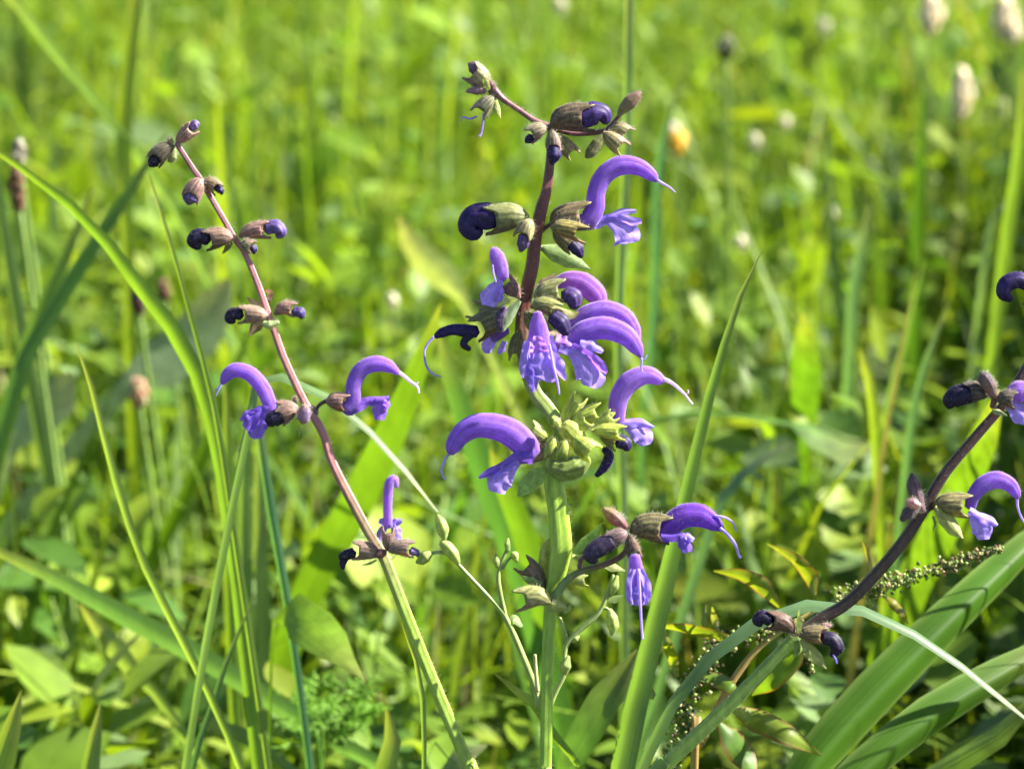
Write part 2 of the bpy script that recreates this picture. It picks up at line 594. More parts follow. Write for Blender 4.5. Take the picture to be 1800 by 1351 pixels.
class Sage:
    def __init__(s, label, d0, stem, hw, col, seed):
        s.d0, s.seed = d0, seed
        s.k = d0 / FPX
        C = wpath(stem, d0)
        p = C[0]
        t = unit(p - C[1])
        base = np.array([p[0] + t[0] * 0.05, p[1] + t[1] * 0.05, 0.0])
        ext = np.array([base * (1 - q) ** 2 + 2 * q * (1 - q) * (p + t * p[2] * 0.45) + p * q * q for q in (0, .25, .5, .75)])
        s.root = thing('meadow_sage', label, 'sage plant', base)
        s.hv, s.hf, s.hn = [], [], 0
        Cw = np.vstack([ext, C])
        a = np.array([hw[0] * 1.1] * 4 + list(hw)) * s.k
        cc = np.array([col[0]] * 4 + list(col))
        sec = lambda th: 1.0 + 0.10 * math.cos(4 * (th - 0.6)) + 0.015 * math.cos(12 * th)
        # resample evenly by arc
        V, F, c, uv = sweep(Cw, a, 0.95, cc, m=8 * len(Cw), n=28, sec=sec)
        s.stem = mesh('stem', V, F, M_STEM, s.root, c, uv)
        s.fuzz(V, F, 5500, 0.0013, 0.000033)

    def fuzz(s, V, F, n, L, wd, first=None):
        s.seed += 1
        n = int(n * 0.75)
        a, b = hairs_on(V, F, n, L, wd, s.seed, first)
        s.hv.append(a)
        s.hf.append(b + s.hn)
        s.hn += len(a)

    def w(s, pts, z=0):
        return wpath([(p[0], p[1], (p[2] if len(p) > 2 else 0) + z) for p in pts], s.d0)

    def branch(s, pts, hw, col, z=0, name='side_branch', fuzz=500):
        V, F, c, uv = sweep(s.w(pts, z), np.array(hw) * s.k, 1.0, col, m=5 * len(pts) + 4, n=12)
        o = mesh(name, V, F, M_STEM, s.root, c, uv)
        s.fuzz(V, F, fuzz, 0.0010, 0.000033)
        return o

    def calyx(s, pts, hw, up, rib=CG, gap=CB, top=CB, z=0, parent=None, name='calyx', fuzz=420, flare=1.0, teeth=1.0):
        s.seed += 1
        V, F, c, uv = bell(s.w(pts, z), hw * s.k, up, rib, gap, top, seed=s.seed, flare=flare, teeth=teeth)
        o = mesh(name, V, F, M_CALYX, parent or s.root, c, uv)
        s.fuzz(V, F, fuzz * 0.6, 0.0011, 0.000033, 11 * 36)
        return o

    def hood(s, pts, hw, col, z=0, ratio=0.55, parent=None, name='flower', inner=None, mat=None, fuzz=380, m=26):
        C = s.w(pts, z)
        if inner is None:
            q = np.array([p[:2] for p in pts], float)
            e = np.diff(q, axis=0)
            cr = (e[:-1, 0] * e[1:, 1] - e[:-1, 1] * e[1:, 0]).sum()
            inner = 1 if cr < 0 else -1
            T, N, D = frames(C)
            mid = len(C) // 2
            chord = C[-1] - C[0]
            h = C[0] + chord * 0.5 - C[mid]
            inner = 1 if (h * N[mid]).sum() > 0 else -1
        V, F, c, uv = sweep(C, np.array(hw) * s.k * 1.13, ratio, col, m=m, n=32, inner=inner)
        o = mesh(name, V, F, mat or M_PETAL, parent or s.root, c, uv)
        if fuzz:
            s.fuzz(V, F, fuzz * 5 if mat is None else fuzz, 0.00045, 0.000036)
        return o

    def lips(s, parent, lobes, col=LIP, z=0, name='lower_lip', mat=None):
        ps = []
        for lb in lobes:
            s.seed += 1
            pts, hw, tilt, cup = lb[:4]
            ps.append(sheet(s.w(pts, z), np.array(hw) * s.k, tilt, cup, 0.16, lb[4] if len(lb) > 4 else col, m=20, n=11, seed=s.seed))
        V, F, c, uv = join(ps)
        return mesh(name, V, F, mat or M_LIP, parent, c, uv)

    def style(s, parent, lines, z=0, col=(0.42, 0.34, 0.75)):
        ps = []
        for pts, hw in lines:
            ps.append(sweep(s.w(pts, z), np.array(hw) * s.k, 1.0, col, m=5 * len(pts) + 4, n=8))
        V, F, c, uv = join(ps)
        return mesh('style', V, F, M_LIP, parent, c, uv)

    def bract(s, pts, hw, tilt, cup, col, z=0, edge=None, name='bract', teeth=0, fuzz=260):
        s.seed += 1
        V, F, c, uv = sheet(s.w(pts, z), np.array(hw) * s.k, tilt, cup, 0.06, col, edge, m=18, n=7, seed=s.seed, teeth=teeth)
        o = mesh(name, V, F, M_CALYX, s.root, c, uv)
        s.fuzz(V, F, fuzz, 0.0007, 0.00003)
        return o

    def bud(s, pts, hw, up, petal=None, phw=None, pcol=DRK, z=0, rib=CG, gap=CB, top=CB, flare=1.0, teeth=1.0, ratio=0.85, fuzz=420):
        b = s.calyx(pts, hw, up, rib, gap, top, z, name='bud', flare=flare, teeth=teeth, fuzz=fuzz)
        if petal:
            s.hood(petal, phw, pcol, z, ratio, b, 'petal', mat=M_DARK, fuzz=160, m=20)
        return b

    def closed(s, pts, hw, col, z=0, name='bud', fuzz=320):
        """closed bud: pointed spindle with shallow ribs"""
        sec = lambda th: 1 + 0.06 * math.cos(7 * th)
        V, F, c, uv = sweep(s.w(pts, z), np.array(hw) * s.k, 0.85, col, m=20, n=28, sec=sec)
        o = mesh(name, V, F, M_CALYX, s.root, c, uv)
        s.fuzz(V, F, fuzz, 0.0010, 0.000033)
        return o

    def done(s):
        V = np.vstack(s.hv) - np.array(s.root['_o'])
        F = np.vstack(s.hf)
        c = np.tile((0.52, 0.52, 0.40), (len(V), 1))
        o = big_mesh('hairs', V, np.zeros((0, 4), int), F, c, M_HAIR)
        o.parent = s.root
        o['kind'] = 'stuff'


# ---- the tall middle spike
GS, GS2, MAR, MAR2 = (0.22, 0.37, 0.035), (0.26, 0.40, 0.04), (0.115, 0.036, 0.024), (0.15, 0.055, 0.045)
st = [(957, 1390), (959, 1351), (962, 1200), (966, 1095), (971, 1050), (981, 995), (986, 958), (981, 898), (974, 845), (979, 800), (986, 768), (981, 747), (961, 716), (941, 690), (926, 645), (917, 592), (920, 545), (928, 500), (936, 464), (942, 412), (952, 365), (960, 337), (966, 295), (968, 255), (968, 226)]
sh = [10.5, 10.5, 11, 11.5, 13.5, 18, 20, 18.5, 18, 17, 15, 14, 13.5, 13, 13, 12.5, 12, 12, 12, 11.5, 11, 9.5, 8.3, 7, 6]
sc_ = [GS] * 4 + [GS2] * 8 + [(0.22, 0.28, 0.07)] * 2 + [(0.17, 0.15, 0.06), (0.12, 0.07, 0.04)] + [MAR] * 5 + [MAR2] * 4
A = Sage('tallest meadow sage with a thick green stem and crowded whorls of violet flowers', 0.600, st, sh, sc_, 100)

# top cluster
A.branch([(968, 224), (941, 213), (910, 192), (885, 175), (868, 158)], [6, 5, 4.5, 5, 7], (0.20, 0.09, 0.10))
A.branch([(970, 227), (1007, 235), (1040, 234), (1064, 229), (1080, 214), (1090, 202)], [4, 4, 4.5, 4, 3.5, 3.5], (0.18, 0.07, 0.09), z=2)
A.closed([(866, 163), (862, 150), (858, 142)], [6, 9, 3], (0.15, 0.06, 0.08))
A.bud([(856, 150), (845, 138), (826, 122)], 21, 1, [(845, 132), (832, 118), (824, 112)], [10, 11, 3], (0.16, 0.09, 0.16), rib=(0.30, 0.33, 0.10), top=(0.30, 0.16, 0.24), gap=(0.26, 0.16, 0.16))
A.closed([(853, 161), (838, 158), (820, 161)], [4, 9, 2], (0.32, 0.18, 0.25))
A.bud([(870, 168), (856, 182), (840, 203)], 17, -1, None, rib=(0.33, 0.33, 0.16), gap=(0.13, 0.12, 0.09), top=(0.30, 0.20, 0.22))
A.style(A.root, [([(850, 200), (849, 216), (846, 234), (842, 240)], [2, 2, 1.8, 2.5]), ([(838, 205), (826, 209), (814, 206), (811, 212)], [2, 1.6, 1.4, 1])])
A.bract([(872, 176), (876, 192), (880, 208)], [3, 5, 0.5], 0.4, 0.3, (0.36, 0.42, 0.12), z=-2)
A.bract([(860, 158), (854, 146), (849, 132)], [3, 6, 0.5], 0.2, 0.3, (0.36, 0.42, 0.12), z=-3)
A.bud([(968, 224), (996, 208), (1044, 205)], 27, -1, [(1022, 208), (1044, 201), (1060, 203), (1066, 216)], [20, 20, 15, 7], (0.035, 0.015, 0.12), z=-3, rib=(0.17, 0.14, 0.07), gap=(0.09, 0.05, 0.045), top=(0.12, 0.06, 0.07), fuzz=800)
A.bud([(962, 224), (946, 229), (928, 239)], 16, 1, [(934, 240), (928, 246), (924, 250)], [7, 7, 3], DRK, z=-5, rib=(0.36, 0.34, 0.17), gap=(0.20, 0.12, 0.12), top=(0.33, 0.20, 0.22))
A.bud([(970, 228), (972, 246), (972, 264)], 14, 1, [(972, 258), (973, 274), (970, 289)], [10, 12, 3], DRK, z=-9, rib=(0.26, 0.22, 0.12), gap=(0.13, 0.08, 0.08), top=(0.36, 0.22, 0.22))
A.bud([(982, 236), (995, 256), (1010, 276)], 15, 1, None, z=-2, rib=(0.34, 0.34, 0.11), gap=(0.18, 0.13, 0.08), top=(0.24, 0.14, 0.10), flare=0.4)
A.closed([(1088, 203), (1096, 192), (1108, 180), (1119, 169), (1126, 162)], [4, 9, 12.5, 9, 3], [(0.24, 0.25, 0.09), (0.22, 0.18, 0.09), (0.15, 0.09, 0.06), (0.13, 0.06, 0.06)])
A.bud([(1060, 232), (1078, 247), (1098, 265)], 17, 1, None, z=-4, rib=(0.42, 0.42, 0.15), gap=(0.18, 0.11, 0.09), top=(0.28, 0.13, 0.13), flare=0.5)
A.bud([(1068, 228), (1090, 228), (1106, 240)], 16, 1, None, z=1, rib=(0.42, 0.42, 0.16), gap=(0.16, 0.12, 0.08), top=(0.2, 0.14, 0.10))
A.closed([(1061, 238), (1050, 252), (1038, 268), (1030, 277)], [4, 10, 10, 3], (0.17, 0.18, 0.07))

# second tier: open flower on the right, hooked bud on the left
A.branch([(950, 408), (960, 399), (972, 393)], [4, 3.5, 4], (0.10, 0.04, 0.05), fuzz=120)
f = A.hood([(1012, 392), (1034, 388), (1047, 366), (1050, 336), (1064, 308), (1092, 292), (1122, 295), (1145, 309), (1154, 318)], [10, 16, 16, 15, 15.5, 16.5, 14, 10, 4], VIO, z=0, m=32, inner=-1)
A.calyx([(967, 396), (992, 384), (1040, 376)], 27, -1, (0.22, 0.20, 0.08), CB, (0.13, 0.08, 0.06), parent=f, fuzz=700)
A.lips(f, [([(1028, 396), (1050, 388), (1066, 383), (1092, 372), (1118, 370)], [10, 12, 8, 8, 3], 0.5, 0.5),
           ([(1054, 388), (1072, 384), (1092, 386), (1110, 391), (1128, 390)], [5, 7, 9, 9, 5], -0.5, 0.5),
           ([(1062, 386), (1082, 396), (1098, 408), (1106, 420), (1108, 427)], [4, 12, 24, 27, 14], 0.35, 0.25)])
A.style(f, [([(1150, 314), (1166, 323), (1178, 330), (1187, 338)], [3, 2.2, 1.6, 0.8])])
A.bud([(968, 400), (990, 401), (1032, 412)], 17, -1, None, z=-8, rib=(0.30, 0.30, 0.07), gap=(0.15, 0.08, 0.04), top=(0.20, 0.10, 0.05), fuzz=600)
A.bud([(972, 402), (990, 420), (1010, 438)], 16, 1, [(1004, 428), (1015, 440), (1022, 452)], [11, 11, 4], DRK, z=-2, rib=(0.20, 0.22, 0.08))
A.bract([(949, 434), (975, 442), (1005, 456), (1038, 473)], [4, 17, 16, 1], 0.3, 0.35, (0.17, 0.25, 0.08), z=4, edge=(0.2, 0.25, 0.1))
A.bud([(930, 381), (895, 381), (852, 386)], 28, 1, [(885, 386), (858, 382), (834, 384), (824, 398), (834, 409), (846, 404)], [14, 23, 21, 17, 13, 6], DRK, z=-2, rib=(0.23, 0.26, 0.09), gap=(0.17, 0.17, 0.07), top=(0.14, 0.09, 0.06), ratio=0.7, fuzz=700)
A.bud([(934, 384), (925, 400), (918, 420)], 17, -1, [(921, 414), (918, 430), (915, 442)], [10, 10, 3], (0.09, 0.05, 0.16), z=-8, rib=(0.44, 0.42, 0.17), gap=(0.22, 0.18, 0.10), top=(0.22, 0.13, 0.12))

# third tier: the crowded whorl
f = A.hood([(884, 490), (879, 470), (872, 450), (867, 437)], [9, 12, 12, 6], VIO2, z=-4, inner=1)
A.calyx([(914, 524), (900, 508), (886, 490)], 16, 1, CP, CB, (0.20, 0.11, 0.08), z=-4, parent=f)
A.lips(f, [([(880, 492), (872, 508), (864, 522), (860, 538)], [5, 14, 20, 12], 0.4, 0.3), ([(880, 500), (884, 514), (878, 530)], [4, 9, 6], 0.9, 0.3)], z=-6)
A.style(f, [([(866, 466), (868, 482), (872, 496)], [1.5, 1.5, 1.2])], z=-9)
A.bract([(914, 528), (902, 546), (892, 566), (885, 582)], [4, 9, 8, 1], 0.3, 0.4, (0.25, 0.33, 0.17), z=-12, edge=(0.5, 0.5, 0.3))
A.bract([(908, 526), (893, 530), (878, 540)], [4, 10, 2], 0.9, 0.3, (0.28, 0.34, 0.18), z=-11)
A.closed([(886, 540), (880, 556), (880, 574), (882, 582)], [6, 10, 8, 2], (0.08, 0.05, 0.13), z=-9)
f = A.bud([(900, 556), (868, 562), (832, 580)], 24, 1, [(838, 584), (816, 582), (796, 580), (776, 586), (765, 592)], [10, 11, 9, 8, 4], DRK, z=-3, rib=(0.26, 0.26, 0.10), gap=(0.12, 0.09, 0.06), top=(0.15, 0.08, 0.06), fuzz=600)
A.style(f, [([(763, 591), (750, 607), (746, 622), (750, 644), (762, 658), (776, 662)], [2, 2, 2, 2, 1.6, 0.8])])
A.hood([(828, 588), (818, 598), (816, 606), (826, 614)], [7, 6, 6, 4], DRK2, z=-4, parent=f, name='withered_petal', mat=M_DARK, fuzz=0)
A.bud([(896, 552), (862, 552), (826, 540)], 19, 1, None, z=3, rib=(0.30, 0.31, 0.13), gap=(0.19, 0.16, 0.08), top=(0.24, 0.24, 0.10))
f = A.hood([(892, 580), (878, 588), (866, 596)], [6, 9, 6], VIO2, z=2)
A.lips(f, [([(872, 584), (864, 596), (856, 612), (850, 618)], [8, 13, 12, 5], 0.3, 0.3), ([(888, 600), (884, 612), (876, 622)], [5, 8, 3], 0.5, 0.3)], z=2)
A.bud([(915, 578), (908, 606), (905, 634)], 15, 1, None, z=-2, rib=(0.24, 0.24, 0.08), gap=(0.13, 0.10, 0.05), top=(0.16, 0.10, 0.05), flare=0.2, fuzz=500)
# flower facing the camera
f = A.hood([(946, 549), (947, 568), (949, 592), (950, 618), (950, 636)], [6, 13, 18, 22, 22], [VIO2, VIO2, LIP], z=-14, ratio=0.42, inner=1)
A.calyx([(922, 548), (932, 558), (940, 576)], 14, 1, CG, CB, CB, z=-8, parent=f)
A.lips(f, [([(930, 600), (926, 622), (924, 644), (920, 664)], [7, 10, 10, 4], 0.5, 0.5), ([(966, 590), (972, 620), (980, 645), (994, 668)], [5, 8, 12, 3], -0.5, 0.5),
           ([(948, 618), (950, 638), (952, 658), (950, 668)], [12, 24, 30, 20], 0.1, 0.35), ([(936, 640), (938, 662), (938, 688)], [8, 13, 5], 0.3, 0.4, (0.22, 0.14, 0.64)),
           ([(944, 590), (946, 606), (948, 620)], [6, 14, 16], 0.0, -0.4, (0.38, 0.18, 0.62))], z=-18)
A.style(f, [([(966, 606), (972, 640), (980, 672), (983, 693)], [2.2, 2.2, 2, 1.5])], z=-20)
# buds right of the stem
A.bud([(932, 540), (955, 535), (985, 546)], 15, -1, [(970, 556), (985, 568), (996, 586)], [12, 15, 8], DRK, z=-11, rib=(0.27, 0.30, 0.08), gap=(0.14, 0.12, 0.05), top=(0.20, 0.13, 0.06), fuzz=500)
A.bud([(938, 522), (962, 514), (996, 508)], 22, -1, [(992, 516), (1006, 524), (1010, 540)], [12, 16, 9], (0.07, 0.035, 0.16), z=-6, rib=(0.26, 0.28, 0.10), gap=(0.20, 0.19, 0.08), top=(0.25, 0.23, 0.10), fuzz=600)
A.bract([(940, 508), (955, 498), (976, 480)], [5, 12, 1], 0.5, 0.35, (0.36, 0.26, 0.17), z=-4)
A.bract([(940, 540), (975, 546), (1004, 552), (1018, 548)], [6, 13, 9, 1], 0.5, 0.35, (0.26, 0.25, 0.10), z=-4)
# flower behind, its pinkish backlight put partly into the petal colour
f = A.hood([(972, 500), (998, 494), (1024, 500), (1046, 518), (1058, 540)], [8, 15, 19, 18, 10], (0.33, 0.14, 0.52), z=7)
# big flower right
f = A.hood([(985, 606), (1006, 596), (1030, 583), (1064, 578), (1098, 590), (1118, 612), (1127, 628)], [10, 14, 18, 19, 17, 12, 3], VIO, z=-7)
A.hood([(1006, 570), (1030, 552), (1064, 545), (1096, 556), (1114, 580), (1122, 604)], [10, 13, 15, 14, 11, 4], VIO2, z=-2, parent=f, name='upper_lip')
A.calyx([(935, 570), (955, 588), (985, 606)], 17, 1, CG, CB, CB, z=-5, parent=f)
A.lips(f, [([(985, 606), (1010, 616), (1030, 640), (1040, 664), (1036, 680)], [12, 14, 22, 28, 12], 0.2, 0.35), ([(1004, 608), (1030, 624), (1052, 644), (1066, 656)], [6, 10, 11, 4], -0.7, 0.6, (0.30, 0.14, 0.62)),
           ([(1020, 600), (1040, 606), (1060, 618)], [7, 13, 4], 0.4, 0.4), ([(976, 600), (992, 604), (1006, 610)], [16, 17, 12], 0.2, 0.6, (0.36, 0.17, 0.56))], z=-9)
A.style(f, [([(1124, 620), (1128, 634), (1127, 646), (1130, 654)], [2.5, 2, 1.8, 1]), ([(1128, 632), (1134, 630), (1137, 624)], [1.4, 1.2, 0.8])], z=-7)

# fourth tier: green whorl
f = A.hood([(934, 802), (922, 784), (900, 764), (872, 752), (838, 750), (812, 764), (797, 786), (792, 797)], [16, 22, 23, 21.5, 19.5, 17, 13, 6], VIO, z=-9)
A.calyx([(968, 800), (948, 792), (922, 788)], 24, 1, (0.30, 0.30, 0.10), (0.22, 0.16, 0.09), CP, z=-6, parent=f, fuzz=600)
A.lips(f, [([(936, 806), (916, 806), (890, 818), (866, 830), (842, 840)], [14, 15, 9, 9, 3], 0.5, 0.5, (0.17, 0.09, 0.52)), ([(912, 812), (892, 830), (880, 846), (874, 866)], [6, 16, 25, 14], 0.25, 0.35),
           ([(906, 816), (884, 826), (862, 840)], [5, 8, 3], -0.8, 0.3)], z=-11)
A.style(f, [([(792, 794), (783, 806), (776, 824), (778, 836), (783, 842)], [2, 2, 2, 1.8, 1.4])], z=-9)
A.closed([(926, 776), (916, 756), (902, 742), (890, 737)], [6, 8, 7, 2], DRK, z=-3)
A.bud([(962, 772), (944, 762), (928, 748)], 17, 1, None, z=-7, rib=CY, gap=(0.20, 0.20, 0.06), top=CP)
A.bract([(962, 822), (944, 838), (926, 856), (909, 873)], [5, 17, 15, 1], 0.25, 0.3, (0.19, 0.30, 0.09), z=-3, edge=(0.25, 0.34, 0.12))
for pts, hw, up, z in (([(990, 746), (1004, 722), (1020, 694)], 16, -1, -3), ([(1004, 744), (1030, 731), (1060, 719)], 17, -1, -5), ([(1040, 750), (1064, 740), (1080, 726)], 14, -1, -9),
                       ([(1040, 757), (1068, 757), (1100, 760)], 15, -1, -11), ([(1010, 768), (1026, 784), (1046, 800)], 21, 1, -15), ([(994, 772), (990, 788), (985, 804)], 12, 1, -16), ([(974, 768), (969, 788), (966, 806)], 12, 1, -15), ([(984, 752), (976, 744), (968, 742)], 13, 1, -12), ([(1018, 756), (1028, 746), (1034, 738)], 13, -1, -14)):
    A.bud(pts, hw, up, None, z=z, rib=CY, gap=(0.29, 0.34, 0.06), top=(0.34, 0.37, 0.08), fuzz=260, flare=0.6)
A.closed([(990, 750), (1000, 757), (1012, 770), (1026, 790)], [14, 18, 18, 10], (0.32, 0.37, 0.08), z=-8, name='receptacle')
A.bud([(1055, 766), (1072, 772), (1088, 780)], 15, -1, [(1086, 776), (1098, 780), (1104, 790)], [11, 12, 6], DRK, z=-8, rib=CG, gap=CB, top=(0.2, 0.2, 0.07))
A.closed([(1062, 788), (1070, 800), (1064, 818), (1048, 836)], [6, 9, 9, 4], DRK, z=-6)
A.closed([(968, 820), (990, 826), (1014, 820), (1034, 806)], [12, 20, 20, 9], (0.21, 0.28, 0.07), z=-3, name='stem_node', fuzz=500)
f = A.hood([(1087, 748), (1086, 724), (1090, 698), (1108, 672), (1136, 660), (1157, 667), (1165, 672)], [12, 14, 16, 17.5, 15, 11, 5], VIO2, z=-3)
A.calyx([(1052, 746), (1068, 742), (1084, 738)], 17, -1, CY, CG, CG, z=-4, parent=f)
A.lips(f, [([(1080, 742), (1104, 742), (1126, 742), (1150, 750)], [8, 9, 9, 2], 0.4, 0.5), ([(1098, 746), (1118, 756), (1132, 768), (1136, 782)], [6, 15, 20, 10], 0.3, 0.3)], z=-4)
A.style(f, [([(1160, 664), (1178, 671), (1198, 687), (1218, 710)], [4, 3.4, 2.4, 1.2]), ([(1205, 693), (1210, 690), (1209, 685)], [1.5, 1.2, 1])], z=-3, col=(0.62, 0.52, 0.78))

# lower side branch and its flowers
A.branch([(970, 1056), (982, 1040), (996, 1020), (1020, 1004), (1068, 990), (1098, 971), (1107, 940)], [8, 7.5, 7, 5.5, 5, 5, 5], [(0.19, 0.28, 0.06), (0.17, 0.24, 0.06), (0.13, 0.08, 0.05), (0.10, 0.04, 0.04)], z=-4, fuzz=800)
A.closed([(1103, 932), (1090, 918), (1074, 904), (1061, 895)], [5, 11, 12, 5], [(0.17, 0.07, 0.08), (0.22, 0.10, 0.09), (0.30, 0.24, 0.10)], z=-5, fuzz=500)
A.bud([(1104, 936), (1088, 942), (1068, 952)], 16, 1, [(1076, 950), (1056, 962), (1040, 974), (1046, 988)], [14, 16, 14, 6], (0.045, 0.03, 0.07), z=-7, rib=(0.30, 0.20, 0.21), gap=(0.14, 0.07, 0.09), top=(0.3, 0.18, 0.2), fuzz=600)
f = A.hood([(1160, 936), (1180, 922), (1204, 908), (1232, 908), (1256, 921), (1272, 932)], [14, 18, 20, 19, 13, 3], (0.165, 0.045, 0.46), z=-5)
A.calyx([(1107, 938), (1136, 926), (1178, 930)], 27, -1, (0.21, 0.20, 0.07), (0.08, 0.05, 0.045), (0.17, 0.09, 0.05), z=-5, parent=f, fuzz=1100)
A.lips(f, [([(1162, 942), (1182, 942), (1198, 942), (1206, 956), (1210, 970)], [9, 10, 8, 13, 9], 0.3, 0.5, (0.15, 0.07, 0.50)), ([(1196, 944), (1208, 940), (1220, 948)], [5, 9, 6], 0.6, 0.5)], z=-7)
A.style(f, [([(1266, 928), (1280, 940), (1292, 956), (1298, 974), (1301, 980)], [3.5, 3.2, 2.8, 2.2, 3]), ([(1256, 906), (1274, 909), (1289, 919), (1294, 934)], [2.2, 2, 1.8, 1.4])], z=-6)
f = A.hood([(1116, 976), (1119, 1000), (1122, 1030), (1123, 1052)], [9, 12, 15, 13], VIO2, z=-12, ratio=0.5, inner=1)
A.calyx([(1107, 940), (1110, 956), (1116, 980)], 13, 1, (0.13, 0.07, 0.05), (0.07, 0.03, 0.03), (0.18, 0.09, 0.06), z=-11, parent=f, fuzz=600)
A.lips(f, [([(1114, 1000), (1109, 1024), (1110, 1050), (1112, 1062)], [5, 8, 8, 3], 0.4, 0.5), ([(1126, 1000), (1134, 1024), (1136, 1046), (1134, 1062)], [5, 8, 8, 3], -0.4, 0.5), ([(1122, 1030), (1123, 1048), (1122, 1064)], [12, 16, 8], 0.1, 0.4)], z=-14)
A.style(f, [([(1122, 1000), (1125, 1050), (1127, 1088), (1129, 1116), (1129, 1122)], [3, 2.4, 2, 2, 2.6])], z=-17)
A.bract([(1008, 972), (1026, 954), (1044, 938), (1059, 917)], [5, 12, 9, 0.6], 0.5, 0.35, (0.21, 0.33, 0.08), z=-3)
A.bract([(1006, 976), (1016, 978), (1026, 972)], [4, 6, 1], 0.6, 0.3, (0.34, 0.42, 0.10), z=-6)
A.branch([(1018, 998), (1021, 984), (1030, 976)], [3.5, 3.5, 3], (0.13, 0.05, 0.06), z=-7, fuzz=80)
A.bract([(1058, 992), (1078, 996), (1099, 1003)], [4, 9, 1], 0.4, 0.3, (0.32, 0.36, 0.13), z=0)
A.bud([(1004, 1018), (1018, 1020), (1034, 1019)], 11, -1, None, z=3, rib=(0.33, 0.36, 0.14), gap=CG, top=CG)
A.closed([(960, 1020), (956, 995), (959, 966), (965, 946)], [5, 9, 9, 2], (0.30, 0.36, 0.09), z=3)
A.bud([(956, 1040), (940, 1010), (916, 986)], 19, 1, None, z=1, rib=(0.22, 0.20, 0.10), gap=(0.20, 0.11, 0.09), top=(0.24, 0.14, 0.09), fuzz=500)
A.bract([(952, 1026), (934, 1022), (914, 1012)], [3, 9, 2], 0.5, 0.3, (0.19, 0.28, 0.10), z=-2)
A.bud([(968, 1060), (942, 1048), (906, 1054)], 21, 1, None, z=-7, rib=(0.28, 0.31, 0.10), gap=(0.22, 0.20, 0.08), top=(0.34, 0.20, 0.16), fuzz=700, teeth=1.2)
A.closed([(970, 1066), (982, 1066), (994, 1068)], [8, 9, 4], (0.32, 0.38, 0.09), z=-9)
A.bract([(990, 1074), (999, 1070), (1003, 1061)], [4, 5, 0.5], 0.3, 0.3, (0.30, 0.38, 0.09), z=-9)
A.done()

# ---- the leaning spike on one side
PK, PK2 = (0.32, 0.145, 0.14), (0.27, 0.12, 0.135)
st = [(838, 1375), (827, 1351), (767, 1211), (718, 1089), (676, 982), (667, 966), (638, 917), (587, 819), (567, 760), (534, 704), (499, 629), (481, 578), (469, 545), (453, 499), (430, 444), (413, 420), (390, 380), (370, 346), (350, 312), (340, 298), (314, 258), (309, 253)]
sh = [11.5, 11.5, 11, 10.5, 10, 9.5, 9, 8, 7.6, 7, 6.8, 6.5, 6.5, 6, 5.6, 5.4, 5.2, 5, 5.2, 5, 4.6, 4]
L = Sage('slim leaning meadow sage with a pinkish stem and two open violet flowers, beside the stitchwort', 0.622, st, sh, [(0.26, 0.38, 0.05)] * 4 + [(0.28, 0.30, 0.09)] + [(0.27, 0.19, 0.11)] * 2 + [PK] * 6 + [PK2] * 9, 400)
PR, PG, PT = (0.36, 0.22, 0.18), (0.16, 0.085, 0.08), (0.34, 0.18, 0.15)
kw = dict(rib=PR, gap=PG, top=PT)
L.bud([(310, 252), (324, 238), (341, 222)], 14, -1, [(336, 226), (344, 219), (350, 217)], [8, 8, 3], (0.13, 0.08, 0.25), **kw)
L.bud([(307, 257), (286, 265), (268, 284)], 17, 1, [(274, 276), (268, 286), (264, 292)], [10, 10, 4], DRK2, rib=(0.17, 0.15, 0.09), gap=(0.09, 0.07, 0.05), top=(0.11, 0.06, 0.06))
L.closed([(303, 253), (299, 246), (299, 240)], [3, 5, 2], (0.3, 0.26, 0.12), fuzz=80)
L.closed([(306, 262), (302, 276), (298, 284)], [4, 9, 4], (0.25, 0.27, 0.12), z=3)
L.bud([(354, 312), (344, 330), (332, 350)], 18, 1, [(341, 336), (334, 350), (331, 358)], [12, 13, 5], (0.12, 0.085, 0.24), z=-5, **kw)
L.bud([(357, 324), (370, 322), (386, 334)], 13, -1, [(380, 330), (388, 336), (390, 342)], [6, 6, 2], DRK, z=-2, rib=(0.26, 0.23, 0.10), gap=PG, top=(0.22, 0.13, 0.10))
L.bud([(410, 420), (388, 417), (360, 422)], 20, 1, [(366, 420), (350, 416), (343, 424), (350, 436)], [12, 13, 13, 6], DRK2, z=-3, rib=(0.30, 0.20, 0.14), gap=(0.14, 0.08, 0.07), top=(0.10, 0.07, 0.05), fuzz=600)
L.bud([(420, 416), (444, 406), (474, 402)], 17, -1, [(468, 402), (484, 399), (492, 408), (488, 417)], [11, 12, 11, 5], (0.11, 0.07, 0.25), z=-1, **kw)
L.bud([(422, 426), (434, 430), (446, 436)], 13, 1, [(442, 434), (446, 440), (446, 446)], [7, 6, 2], DRK, z=-6, rib=(0.28, 0.26, 0.11), gap=PG, top=PG)
L.bract([(408, 426), (400, 436), (391, 446)], [3, 6, 1], 0.5, 0.3, (0.15, 0.13, 0.08))
L.bud([(472, 556), (448, 552), (418, 552)], 17, 1, [(424, 554), (410, 552), (405, 560), (412, 566)], [9, 10, 9, 4], DRK2, z=-3, rib=(0.36, 0.27, 0.18), gap=(0.24, 0.14, 0.12), top=(0.30, 0.18, 0.15), fuzz=500)
L.bract([(470, 548), (452, 540), (433, 522)], [4, 11, 1], 0.5, 0.4, (0.34, 0.25, 0.16), z=0)
L.bract([(466, 562), (452, 574), (438, 592)], [5, 13, 1], 0.5, 0.4, (0.20, 0.14, 0.09), z=-1)
L.bud([(482, 553), (500, 541), (520, 544)], 14, -1, [(516, 548), (527, 550), (532, 558)], [8, 9, 5], (0.06, 0.035, 0.17), **kw)
L.closed([(462, 568), (474, 571), (490, 566)], [4, 8, 3], (0.30, 0.36, 0.17), z=-3, name='stem_node', fuzz=100)
